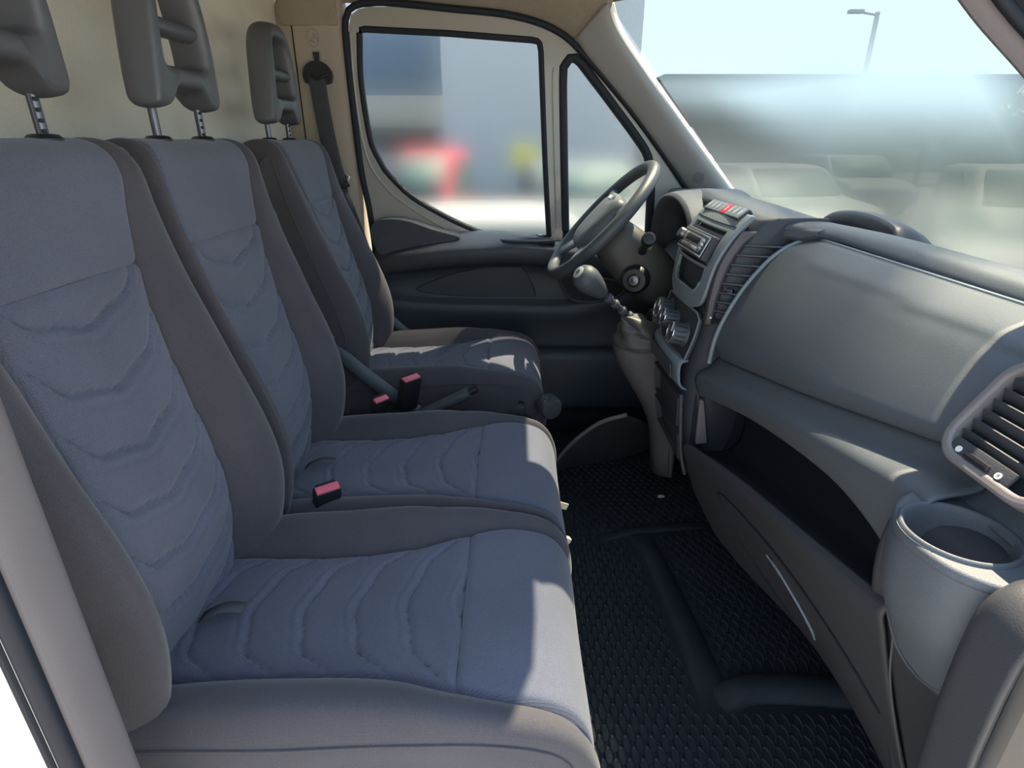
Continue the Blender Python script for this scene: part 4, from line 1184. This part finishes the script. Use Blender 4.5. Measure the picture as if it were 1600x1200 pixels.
for y, z, r_ in ((1.350, 0.645, 0.025), (1.277, 0.642, 0.021), (1.203, 0.628, 0.025)):
    p, M, n = st_frame(y, z)
    kb = lathe('control_knob', [(r_ * 1.1, 0.0), (r_ * 1.08, 0.004), (r_, 0.006), (r_ * 0.97, 0.030), (r_ * 0.90, 0.034), (r_ * 0.8, 0.034), (r_ * 0.74, 0.031), (0, 0.031)], p + n * 0.004, n, 'plastic_mid', clim, n=36)
    uu, vv2 = M.col[0], M.col[1]
    tube('chrome_ring', [p + n * 0.0375 + (uu * math.cos(R(a)) + vv2 * math.sin(R(a))) * r_ * 0.90 for a in range(0, 360, 12)], 0.0015, 'chrome', kb, n=8, closed=True)
    rbox('pointer', p + n * 0.036 + vv2 * r_ * 0.45, (0.003, r_ * 0.7, 0.003), 'print_white', kb, bev=0.0006, rot=M)
    for k in range(14):
        a = 2 * math.pi * k / 14
        dr = uu * math.cos(a) + vv2 * math.sin(a)
        rbox('knob_rib', p + n * 0.020 + dr * r_ * 0.985, (0.002, 0.002, 0.024), 'plastic_black', kb, bev=0.0005, rot=frame_mat(dr, n.cross(dr), n))
# lower drawer (ash tray) and the cubby below it
p, M, n = st_frame(1.262, 0.553)
rows = []
for k in range(9):
    y = 1.150 + 0.235 * k / 8
    rows.append([st_pt(y, 0.587, -0.002), st_pt(y, 0.585, 0.016), st_pt(y, 0.575, 0.022), st_pt(y, 0.535, 0.014), st_pt(y, 0.522, 0.008), st_pt(y, 0.516, -0.01)])
dr_ = loft('ash_drawer', rows, 'plastic_fascia', dash, sub=1, thick=0.003)
prism('drawer_face', rrect(0.185, 0.034, 0.004), st_pt(1.268, 0.553, 0.018), M.col[0], (st_pt(1.27, 0.575, 0.022) - st_pt(1.27, 0.535, 0.014)), 0.002, 'plastic_mid', dr_, bev=0.001)
cub = thing('cubby', None, None); cub.parent = dash
for zc, hh in ((0.462, 0.075), (0.375, 0.070)):
    lp = [(1.155, zc + hh/2), (1.385, zc + hh/2), (1.385, zc - hh/2), (1.165, zc - hh/2)]
    q = [[st_pt(1.27 + (y - 1.27) * s_, zc + (z - zc) * s_, d) for y, z in lp] for d, s_ in ((0.002, 1.0), (0.010, 0.98), (0.010, 0.93), (-0.04, 0.90), (-0.08, 0.88), (-0.08, 0.02))]
    loft('cubby_box', q, 'plastic_lower', cub, closed=True, sharp=30)
tube('cubby_edge', [st_pt(1.398, z, 0.004) for z in [0.34 + 0.2 * k / 8 for k in range(9)]], 0.006, 'plastic_mid', cub, n=8)
tube('cubby_edge', [st_pt(1.150, z, 0.006) for z in [0.31 + 0.2 * k / 8 for k in range(9)]], 0.004, 'plastic_mid', cub, n=8)

# ---------------- instrument hood on the driver side
rows = []
for k in range(25):
    t = k / 24
    a = math.pi * t
    y = 1.615 - 0.205 * math.cos(a) * -1
    y = 1.615 - 0.205 * math.cos(a)
    zt = 0.735 + 0.155 * math.sin(a) ** 0.6
    rows.append([V(0.60, 1.615 - 0.215 * math.cos(a), zt + 0.012), V(0.47, 1.615 - 0.213 * math.cos(a), zt + 0.010), V(0.430, 1.615 - 0.209 * math.cos(a), zt + 0.002), V(0.424, 1.615 - 0.203 * math.cos(a), zt - 0.006), V(0.432, 1.615 - 0.190 * math.cos(a), zt - 0.015), V(0.52, 1.615 - 0.175 * math.cos(a), zt - 0.03)])
loft('cluster_hood', rows, 'plastic_dash', dash, sub=1, thick=0.003)
clu = rbox('instrument_cluster', (0.535, 1.615, 0.78), (0.04, 0.36, 0.18), 'plastic_black', dash, bev=0.01, rot=(0, 0.3, 0))
for dy in (-0.09, 0.09):
    lathe('dial', [(0.055, 0), (0.055, 0.006), (0.05, 0.006), (0.05, 0.002), (0, 0.002)], (0.512, 1.615 + dy, 0.785), (-1, 0, 0.31), 'pocket_dark', clu, n=32)
# lower dash on the driver side
rows = []
for k in range(13):
    y = 1.41 + 0.54 * k / 12
    rows.append([V(0.56, y, 0.80), V(0.47, y, 0.74), V(0.45, y, 0.66), V(0.46, y, 0.56), V(0.50, y, 0.48), V(0.56, y, 0.42), V(0.66, y, 0.40)])
loft('knee_panel', rows, 'plastic_lower', dash, sub=1, thick=0.006)
rbox('firewall', (0.86, 1.15, 0.38), (0.03, 1.66, 0.78), 'plastic_black', dash, bev=0.005)
# gear console hanging under the centre stack
rows = []
for z, x0, y1 in ((0.530, 0.275, 1.51), (0.515, 0.268, 1.525), (0.49, 0.274, 1.53), (0.46, 0.290, 1.525), (0.42, 0.315, 1.515), (0.38, 0.342, 1.50), (0.33, 0.368, 1.49), (0.28, 0.39, 1.48), (0.15, 0.40, 1.47)):
    rows.append([V(0.43, 1.385, z), V(x0 + 0.06, 1.383, z), V(x0 + 0.02, 1.39, z), V(x0, 1.41, z), V(x0 - 0.002, 1.45, z), V(x0 + 0.004, y1 - 0.02, z), V(x0 + 0.03, y1, z), V(0.45, y1 + 0.005, z)])
loft('gear_console', rows, 'plastic_mauve', dash, sub=1, thick=0.004)
tube('console_rim', cat([(0.41, 1.386, 0.534), (0.345, 1.384, 0.533), (0.295, 1.393, 0.532), (0.277, 1.415, 0.532), (0.275, 1.455, 0.532), (0.281, 1.495, 0.532), (0.305, 1.51, 0.532), (0.41, 1.515, 0.534)], 40), 0.005, 'column_beige', dash, n=8)
# curved edge strip and wheel-side hump in the footwell
tube('footwell_strip', cat([(0.125, 1.62, 0.03), (0.16, 1.58, 0.12), (0.21, 1.545, 0.20), (0.265, 1.515, 0.26), (0.33, 1.49, 0.295)], 24), 0.006, 'pillar_near', dash, n=8)
fw_s = cat([(0.125, 1.62, 0.03), (0.16, 1.58, 0.12), (0.21, 1.545, 0.20), (0.265, 1.515, 0.26), (0.33, 1.49, 0.295)], 14)
fw_f = cat([(0.15, 1.665, 0.0), (0.22, 1.70, 0.0), (0.354, 1.735, 0.0), (0.46, 1.79, 0.0), (0.57, 1.85, 0.0)], 14)
rows = []
for p, q in zip(fw_s, fw_f):
    rows.append([p, p.lerp(q, 0.04) + V(0.0, -0.006, 0.004), p.lerp(q, 0.3) + V(0.01, -0.01, 0.02), p.lerp(q, 0.6) + V(0.01, -0.01, 0.015), p.lerp(q, 0.9) + V(0, 0, 0.002), q])
loft('footwell_cover', rows, 'plastic_lower', dash, sub=1, thick=0.004)

# ------------------------------------------------------------------ steering wheel and column
wheel = thing('steering_wheel', 'grey four-spoke steering wheel tilted towards the driver seat', 'steering wheel')
WC = V(0.243, 1.63, 0.818)
wt = V(0.676, 0, 0.737)            # up along the rim plane
wy = V(0, 1, 0)
wn_ = V(-0.737, 0, 0.676)          # towards the driver
RW = 0.188
def wp(a, r, d=0.0):
    return WC + (wt * math.cos(a) + wy * math.sin(a)) * r + wn_ * d
tube('rim', [wp(2 * math.pi * k / 64, RW) for k in range(64)], 0.0165, 'wheel_leather', wheel, n=16, closed=True)
hub = []
hp = cat([(0.075, -0.035), (0.085, 0.03), (0.07, 0.075), (0.02, 0.088), (-0.04, 0.085), (-0.085, 0.06), (-0.095, 0.0), (-0.085, -0.06), (-0.04, -0.085), (0.02, -0.088), (0.07, -0.075)], 48, closed=True)
ring = lambda s, d: [WC + wt * (q[0] * s) + wy * (q[1] * s) + wn_ * d for q in hp]
loft('hub_pad', [ring(0.93, -0.03), ring(1.0, -0.012), ring(1.0, 0.004), ring(0.94, 0.016), ring(0.75, 0.024), ring(0.4, 0.028), ring(0.02, 0.029)], 'wheel_pad', wheel, closed=True, caps=True, sharp=180)
rbox('badge', WC + wt * 0.062 + wn_ * 0.023, (0.018, 0.058, 0.004), 'badge_grey', wheel, bev=0.0015, rot=frame_mat(wt, wy, wt.cross(wy)))
rbox('badge_print', WC + wt * 0.062 + wn_ * 0.0255, (0.010, 0.045, 0.001), 'print_white', wheel, bev=0.0003, rot=frame_mat(wt, wy, wt.cross(wy)))
for a, wd in ((R(62), 0.022), (R(-62), 0.022), (R(140), 0.026), (R(-140), 0.026)):
    rows = []
    for k in range(7):
        t = k / 6
        r_ = 0.07 + (RW - 0.066) * t
        c_ = wp(a, r_, -0.012 * (1 - t) + 0.002)
        tn = (wt * -math.sin(a) + wy * math.cos(a))
        ww = wd * (1.25 - 0.5 * t)
        rows.append([c_ + tn * (ww * math.cos(b)) + wn_ * (0.009 * math.sin(b)) for b in (2 * math.pi * j / 14 for j in range(14))])
    loft('spoke', rows, 'wheel_pad', wheel, closed=True, caps=True)
colm = thing('steering_column', 'steering column shroud with stalk and ignition lock behind the wheel', 'steering column')
rows = []
for d, ry, rt in ((-0.035, 0.050, 0.050), (-0.05, 0.066, 0.062), (-0.10, 0.075, 0.072), (-0.17, 0.074, 0.078), (-0.24, 0.07, 0.075), (-0.30, 0.06, 0.06)):
    rows.append([WC + wn_ * d + wy * (ry * math.copysign(abs(math.cos(b)) ** 0.7, math.cos(b))) + wt * (rt * math.copysign(abs(math.sin(b)) ** 0.7, math.sin(b))) - wt * 0.01 for b in (2 * math.pi * j / 28 for j in range(28))])
loft('shroud', rows, 'column_beige', colm, closed=True, caps=True, sub=1)
sb = WC + wn_ * -0.125 + wy * -0.07 + wt * 0.02
st_end = sb + V(-0.005, -0.085, 0.045)
tube('stalk', [sb, sb.lerp(st_end, 0.35), sb.lerp(st_end, 0.7), st_end], [0.012, 0.010, 0.011, 0.013], 'plastic_black', colm, n=14)
lathe('stalk_end', [(0.0165, -0.02), (0.0175, 0.0), (0.0165, 0.006), (0.010, 0.007), (0.009, 0.005), (0.0, 0.005)], st_end, (st_end - sb), 'plastic_black', colm, n=24)
ig = WC + wn_ * -0.165 + wy * -0.078 + wt * -0.045
lathe('ignition_collar', [(0.040, -0.01), (0.038, 0.012), (0.030, 0.020), (0.020, 0.020), (0.019, 0.016), (0.0, 0.016)], ig, (-0.35, -1, 0.05), 'plastic_black', colm, n=32)
lathe('ignition_lock', [(0.016, 0.012), (0.016, 0.024), (0.013, 0.026), (0.012, 0.023), (0.006, 0.023), (0.0, 0.026)], ig, (-0.35, -1, 0.05), 'steel_dark', colm, n=24)
tube('far_stalk', [WC + wn_ * -0.12 + wy * 0.07, WC + wn_ * -0.11 + wy * 0.17 + wt * 0.02], 0.010, 'plastic_black', colm, n=12)

# ------------------------------------------------------------------ gear lever
gear = thing('gear_lever', 'black gear lever with rounded knob and wrinkled gaiter on the console', 'gear lever')
G0, G1 = V(0.325, 1.425, 0.585), V(0.196, 1.372, 0.700)
gd = (G1 - G0).normalized()
LG = (G1 - G0).length
tube('shaft', [G0 - gd * 0.03, G1], 0.0075, 'plastic_lower', gear, n=14)
for d, r0 in ((0.040, 0.0125), (0.066, 0.0115), (0.096, 0.0115), (0.122, 0.0125)):
    lathe('shaft_ring', [(r0 * 0.75, -0.007), (r0, -0.004), (r0, 0.004), (r0 * 0.75, 0.007)], G0 + gd * d, gd, 'plastic_mid', gear, n=20)
lathe('knob', [(0.0, -0.004), (0.0145, -0.004), (0.0165, 0.0), (0.0225, 0.016), (0.029, 0.038), (0.0325, 0.056), (0.031, 0.072), (0.024, 0.084), (0.012, 0.0905), (0.0, 0.092)], G0 + gd * (LG - 0.035), gd, 'plastic_mid', gear, n=32, sharp=180)
gu, gv, gw = basis(gd)
lathe('shift_plate', [(0.0155, -0.004), (0.0155, 0.0008), (0.014, 0.0015), (0.0, 0.0015)], G0 + gd * (LG + 0.054) + V(-0.001, 0, 0.0), gd, 'print_grey', gear, n=24)
for k in (-1, 0, 1):
    rbox('shift_mark', G0 + gd * (LG + 0.0558) + gv * 0.0055 * k, (0.012, 0.0012, 0.0008), 'plastic_black', gear, bev=0, rot=frame_mat(gu, gv, gw))
rbox('shift_mark', G0 + gd * (LG + 0.0558), (0.0012, 0.012, 0.0008), 'plastic_black', gear, bev=0, rot=frame_mat(gu, gv, gw))
rows = []
base_c = V(0.340, 1.447, 0.522)
for k in range(15):
    t = k / 14
    c_ = base_c.lerp(G0 + gd * 0.045, t ** 0.8) + V(0.010, 0, 0.014) * math.sin(t * math.pi)
    rr = 0.058 * (1 - t) ** 0.8 + 0.0135
    row = []
    for j in range(30):
        a = 2 * math.pi * j / 30
        f = 1 + 0.16 * math.sin(5 * a + t * 5) * math.sin(t * math.pi) + 0.10 * math.sin(t * 22) * (1 - t)
        row.append(c_ + (V(math.cos(a), 0, 0) * 0.95 + V(0, math.sin(a), 0)) * rr * f + V(0, 0, 0.006 * math.sin(3 * a + t * 7) * math.sin(t * math.pi)))
    rows.append(row)
loft('gaiter', rows, 'boot_vinyl', gear, closed=True, sub=1)
# loose fold of the gaiter standing up behind the lever
rows = []
for k in range(13):
    a = math.pi * k / 12
    p = V(0.362 + 0.012 * math.sin(a), 1.448 - 0.050 * math.cos(a), 0.535 + 0.085 * math.sin(a))
    rows.append([p + V(-0.014, 0, -0.004), p + V(-0.012, 0, 0.003), p + V(0.004, 0, 0.005), p + V(0.018, 0, 0.0), p + V(0.03, 0, -0.018)])
loft('gaiter_fold', rows, 'boot_vinyl', gear, sub=1, thick=0.003)

# ------------------------------------------------------------------ sun visor
vis = thing('sun_visor', 'beige sun visor folded up under the headliner above the driver door', 'sun visor')
vo = [(p_[0], p_[1]) for p_ in cat([(-0.06, 1.60), (-0.05, 1.875), (0.0, 1.893), (0.115, 1.893), (0.135, 1.886), (0.15, 1.893), (0.19, 1.890), (0.205, 1.86), (0.205, 1.60)], 40, closed=True)]
prism('visor_board', vo, V(0, 0, 1.418), (1, 0, 0), (0, 1, 0), 0.016, 'visor_vinyl', vis, bev=0.006)
tube('visor_pivot', [V(0.215, 1.885, 1.43), V(0.235, 1.90, 1.45)], 0.008, 'plastic_mid', vis, n=10)

shade_board = thing('sun_visor', 'unseen visor-shaped board added to shade the middle of the bench front', 'sun visor')  # out of view, added to cast the shadow between the bench sun patches
va, vb = V(0.406, 0, 1.372), V(0.476, 0, 1.298)
vo2 = [(p_[0] + 0.075, p_[1]) for p_ in cat([(0.99, 0.0), (0.985, 0.05), (0.99, 0.085), (1.02, 0.102), (1.15, 0.104), (1.28, 0.102), (1.31, 0.085), (1.315, 0.05), (1.31, 0.0), (1.15, -0.004)], 44, closed=True)]
prism('visor_board', vo2, va, (0, 1, 0), (vb - va), 0.012, 'visor_vinyl', shade_board, bev=0.004)
tube('visor_pivot', [V(0.385, 1.40, 1.395), V(0.408, 1.37, 1.372)], 0.006, 'plastic_mid', shade_board, n=10)

# ------------------------------------------------------------------ rubber mat with raised lozenges
mat_o = thing('floor_mat', 'black rubber floor mat with raised lozenges in the passenger footwell', 'mat')
rbox('mat_sheet', (0.40, 1.03, 0.002), (0.94, 1.50, 0.012), 'rubber_mat', mat_o, bev=0.004)
def rib(name, pts, w, h):
    fr = [Vector(p) for p in pts]
    rows = []
    n = len(fr)
    for i, p in enumerate(fr):
        t = (fr[min(i+1, n-1)] - fr[max(i-1, 0)]).normalized()
        s_ = V(-t.y, t.x, 0)
        e = min(1, min(i, n - 1 - i) / 2)
        rows.append([p + s_ * (w * a) + V(0, 0, h * b * e) for a, b in ((-0.5, -0.2), (-0.42, 0.25), (-0.28, 0.8), (-0.1, 1), (0.1, 1), (0.28, 0.8), (0.42, 0.25), (0.5, -0.2))])
    return loft(name, rows, 'rubber_mat', mat_o, sub=1)
rib('long_rib', cat([(0.352, 1.34, 0.008), (0.375, 1.15, 0.008), (0.392, 0.95, 0.008), (0.402, 0.80, 0.008)], 14), 0.072, 0.014)
rib('cross_rib', cat([(0.40, 0.80, 0.008), (0.47, 0.825, 0.008), (0.56, 0.825, 0.010), (0.66, 0.815, 0.010), (0.76, 0.80, 0.01)], 14), 0.075, 0.026)
rib('cross_rib', cat([(0.24, 1.30, 0.008), (0.32, 1.325, 0.008), (0.42, 1.345, 0.008), (0.56, 1.36, 0.008)], 12), 0.035, 0.008)
bm = bmesh.new()
def loz(bm, ox=0.0, oy=0.0, oz=0.0):
    a, b = 0.0085, 0.0185
    lo = [(-a, -b*0.42), (-a*0.35, -b), (a*0.35, -b), (a, -b*0.42), (a, b*0.42), (a*0.35, b), (-a*0.35, b), (-a, b*0.42)]
    r0 = [bm.verts.new((ox + x, oy + y, oz)) for x, y in lo]
    r1 = [bm.verts.new((ox + x * 0.90, oy + y * 0.94, oz + 0.0048)) for x, y in lo]
    r2 = [bm.verts.new((ox + x * 0.62, oy + y * 0.76, oz + 0.0030)) for x, y in lo]
    for q0, q1 in ((r0, r1), (r1, r2)):
        for i in range(8):
            bm.faces.new((q0[i], q0[(i+1) % 8], q1[(i+1) % 8], q1[i]))
    bm.faces.new(r2)
loz(bm)
lme = bpy.data.meshes.new('lozenge'); bm.to_mesh(lme); bm.free()
lme.materials.append(MATS['rubber_mat'])
spots = []
PXX, PYY = 0.0235, 0.0215
row = 0
y = 0.32
while y < 1.72:
    x = 0.02 + (PXX / 2 if row % 2 else 0)
    while x < 0.84:
        on_long = abs(x - slut([(0.80, 0.402), (0.95, 0.392), (1.15, 0.375), (1.34, 0.352)], y)) < 0.046 and 0.77 < y < 1.36
        on_cross = 0.39 < x and abs(y - 0.82) < 0.052
        on_c2 = 0.23 < x < 0.58 and abs(y - (1.30 + (x - 0.24) * 0.19)) < 0.03
        if not (on_long or on_cross or on_c2): spots.append((x, y))
        x += PXX
    y += PYY; row += 1
# the ones in open view from the doorway are single parts, the rest one joined part
def in_view(x, y):
    return x > 0.13 + 0.05 * (y - 0.5) and y > 0.62 and x < 0.40 + (1.2 - y) * 0.35
vis_s = [s_ for s_ in spots if in_view(*s_)]
vis_s.sort(key=lambda s_: s_[0] ** 2 + s_[1] ** 2)
single = set(vis_s[:300])
for x, y in vis_s[:300]:
    o = bpy.data.objects.new('lozenge', lme); COL.objects.link(o); o.location = (x, y, 0.0078); o.parent = mat_o
bm = bmesh.new()
for x, y in spots:
    if (x, y) not in single: loz(bm, x, y, 0.0078)
rme = bpy.data.meshes.new('lozenge_field'); bm.to_mesh(rme); bm.free()
ro = link('lozenge_field', rme, mat_o, ('rubber_mat',), smooth=False)
ro['kind'] = 'stuff'

# scrap of paper
pp = [(0.0, 0.0), (0.010, -0.004), (0.018, 0.001), (0.021, -0.003), (0.023, 0.005), (0.015, 0.010), (0.004, 0.009)]
scrap = prism('paper_scrap', [(a - 0.01, b) for a, b in pp], (0.456, 1.493, 0.012), (1, 0, 0), (0, 1, 0.15), 0.0012, 'paper')
tag(scrap, 'small white paper scrap lying on the rubber mat', 'litter')

# ------------------------------------------------------------------ outside
GZ = -0.85
ground = rbox('ground', (20, 40, GZ - 0.1), (160, 160, 0.2), 'asphalt', bev=0)
tag(ground, 'sunlit car park ground outside', kind='structure')
apron = rbox('bounce_slab', (5, -14.7, GZ + 0.01), (70, 30, 0.04), 'concrete', bev=0)  # out of view, added as a pale reflector to brighten the cab
tag(apron, 'unseen pale slab added beside the passenger door to bounce light in', kind='structure')

def car(name, label, x, y, rz, paint, Lc=4.3, Wc=1.8, Hc=1.5, group='cars parked outside', van=False):
    o = thing(name, label, 'car' if not van else 'van', group=group)
    o.location = (x, y, GZ); o.rotation_euler = (0, 0, rz)
    h0 = 0.28
    if van:
        prof = [(-0.5, 0.3), (-0.5, Hc), (0.18, Hc), (0.26, Hc * 0.96), (0.40, Hc * 0.55), (0.49, Hc * 0.48), (0.5, 0.3)]
        gl = [(-0.02, Hc * 0.6), (-0.02, Hc * 0.9), (0.20, Hc * 0.9), (0.36, Hc * 0.58)]
    else:
        prof = [(-0.5, 0.3), (-0.5, 0.85), (-0.42, 0.93), (-0.32, Hc * 0.97), (-0.22, Hc), (0.02, Hc), (0.10, Hc * 0.96), (0.24, 0.96), (0.42, 0.86), (0.49, 0.70), (0.5, 0.3)]
        gl = [(-0.36, 0.98), (-0.28, Hc * 0.93), (0.04, Hc * 0.93), (0.20, 0.98)]
    pf = [(a * Lc, b) for a, b in prof]
    prism('body', pf, V(0, Wc / 2, 0), (1, 0, 0), (0, 0, 1), Wc, paint, o, bev=0.12)
    for sy in (-1, 1):
        prism('side_glass', [(a * Lc, b) for a, b in gl], V(0, sy * (Wc / 2 + 0.012) + (0.012 if sy > 0 else 0.012), 0), (1, 0, 0), (0, 0, 1), 0.03, 'car_glass', o, bev=0.01)
        for sx in (-0.31, 0.31):
            lathe('wheel', [(0.31, -0.1), (0.32, -0.05), (0.32, 0.05), (0.31, 0.1), (0.0, 0.1)], (sx * Lc, sy * (Wc / 2 - 0.06), 0.32), (0, sy, 0), 'tyre', o, n=20)
    if not van:
        a, b = (0.245 * Lc, 0.985), (0.105 * Lc, Hc * 0.955)
        loft('windscreen', [[V(a[0] + 0.02, w, a[1] + 0.02), V(b[0] + 0.02, w * 0.92, b[1] + 0.02)] for w in (-Wc * 0.43, 0, Wc * 0.43)], 'car_glass', o, thick=0.02)
    else:
        a, b = (0.385 * Lc, Hc * 0.60), (0.275 * Lc, Hc * 0.93)
        loft('windscreen', [[V(a[0] + 0.03, w, a[1] + 0.02), V(b[0] + 0.03, w * 0.95, b[1] + 0.02)] for w in (-Wc * 0.43, 0, Wc * 0.43)], 'car_glass', o, thick=0.02)
    return o
H = math.pi / 2
car('parked_car', 'white car close outside the driver door window', 0.2, 6.6, 0.1, 'car_white', Lc=4.0, Hc=1.2)
car('parked_car', 'pale blue car outside the rear of the driver door window', -3.0, 8.2, -H, 'car_blue', Hc=1.75)
car('parked_car', 'red car seen through the middle of the driver door window', -1.35, 10.3, -H - 0.1, 'car_red', Lc=3.9, Wc=0.95, Hc=1.72)
car('parked_car', 'silver car with green-tinted glass behind the white one', 1.2, 11.5, -H + 0.1, 'car_silver', Hc=1.5)
car('parked_car', 'white car ahead of the windscreen, nearest to the steering wheel', 5.0, 11.8, -H + 0.2, 'car_white', Hc=1.45)
car('parked_car', 'white car ahead, middle of the windscreen', 8.3, 9.8, -H - 0.4, 'car_white', Hc=1.5)
car('parked_car', 'silver car further back in the row ahead of the windscreen', 9.5, 17.5, -H, 'car_silver', Hc=1.5)
car('parked_car', 'dark-glazed silver car at the right of the windscreen view', 11.3, 8.6, -H - 0.5, 'car_silver', Hc=1.6)
car('parked_car', 'white car in the far row left of the lamp post', 5.5, 20.0, -H, 'car_white', Hc=1.5)
car('parked_van', 'white van at the right edge of the windscreen view', 16.2, 10.2, -H - 0.6, 'car_white', Lc=5.2, Wc=2.0, Hc=2.0, van=True, group='vans parked outside')

def building(name, label, x0, x1, y, d, h, wall_m, bands=()):
    o = thing(name, label, 'building')
    rbox('wall', ((x0 + x1) / 2, y + d / 2, GZ + h / 2), (x1 - x0, d, h), wall_m, o, bev=0.02)
    for z0, z1, m_ in bands:
        rbox('facade_band', ((x0 + x1) / 2, y - 0.03, GZ + (z0 + z1) / 2), (x1 - x0 - 0.1, 0.1, z1 - z0), m_, o, bev=0.01)
    rbox('roof_edge', ((x0 + x1) / 2, y + d / 2, GZ + h + 0.1), (x1 - x0 + 0.4, d + 0.4, 0.25), 'roof_dark' if wall_m == 'wall_brown' else wall_m, o, bev=0.02)
    return o
building('shop_building', 'pale building with a dark blue band behind the driver window', -26, -2.9, 33.5, 8, 9.7, 'wall_grey', ((4.05, 6.94, 'wall_blue'), (2.52, 4.05, 'wall_cream'), (1.31, 2.52, 'roof_dark')))
building('warehouse', 'light grey warehouse filling the driver window', -2.6, 4.7, 24, 8, 7.3, 'wall_grey')
building('brown_building', 'long brown building across the far side of the car park', 10.0, 52, 42, 10, 5.6, 'wall_brown', ((0.0, 2.7, 'wall_cream'),))
building('low_building', 'dark brown block behind the trees at the right', 36, 62, 31, 8, 4.9, 'wall_brown')
def tree(label, x, y, h, r):
    o = thing('tree', label, 'tree', group='trees across the car park')
    o.location = (x, y, GZ)
    tube('trunk', [V(0, 0, 0), V(0.05, 0, h * 0.5)], 0.12, 'bark', o, n=8)
    vs_, fs_ = [], []
    rnd = random.Random(int(x * 10))
    for k in range(260):
        th, ph = rnd.random() * 6.28, math.acos(rnd.uniform(-1, 1))
        rr = r * (0.6 + 0.4 * rnd.random())
        c_ = V(rr * math.sin(ph) * math.cos(th), rr * math.sin(ph) * math.sin(th), h * 0.68 + rr * 0.8 * math.cos(ph))
        a_, b_ = V(rnd.uniform(-1, 1), rnd.uniform(-1, 1), rnd.uniform(-1, 1)).normalized() * 0.3, V(rnd.uniform(-1, 1), rnd.uniform(-1, 1), rnd.uniform(-1, 1)).normalized() * 0.3
        i_ = len(vs_)
        vs_ += [c_ - a_, c_ + b_, c_ + a_, c_ - b_]
        fs_.append((i_, i_ + 1, i_ + 2, i_ + 3))
    cr = mesh('crown', vs_, fs_, 'leaf_green', o, smooth=False, fix=False)
    cr['kind'] = 'stuff'
tree('bushy green tree right of the lamp post', 19.5, 29.5, 4.6, 1.9)
tree('green tree left of the dark brown block', 24.0, 29.0, 4.2, 1.8)
tree('green tree in front of the dark brown block', 29.0, 29.0, 4.4, 1.9)
lamp = thing('lamp_post', 'tall grey lamp post standing in the car park', 'lamp post')
lamp.location = (14.9, 27.5, GZ)
tube('post', [V(0, 0, 0), V(0, 0, 6.7)], [0.14, 0.09], 'pole_grey', lamp, n=10)
tube('arm', [V(0, 0, 6.6), V(-0.7, 0, 6.7)], 0.05, 'pole_grey', lamp, n=8)
rbox('lamp_head', (-0.9, 0, 6.72), (0.6, 0.25, 0.14), 'pole_grey', lamp, bev=0.03)
sgn_ = thing('yellow_sign', 'small yellow sign seen through the driver window', 'sign')
rbox('board', (0.30, 15.0, GZ + 1.55), (0.62, 0.05, 0.5), 'sign_yellow', sgn_, bev=0.01)
tube('sign_post', [V(0.30, 15.05, GZ), V(0.30, 15.05, GZ + 1.5)], 0.04, 'pole_grey', sgn_, n=8)
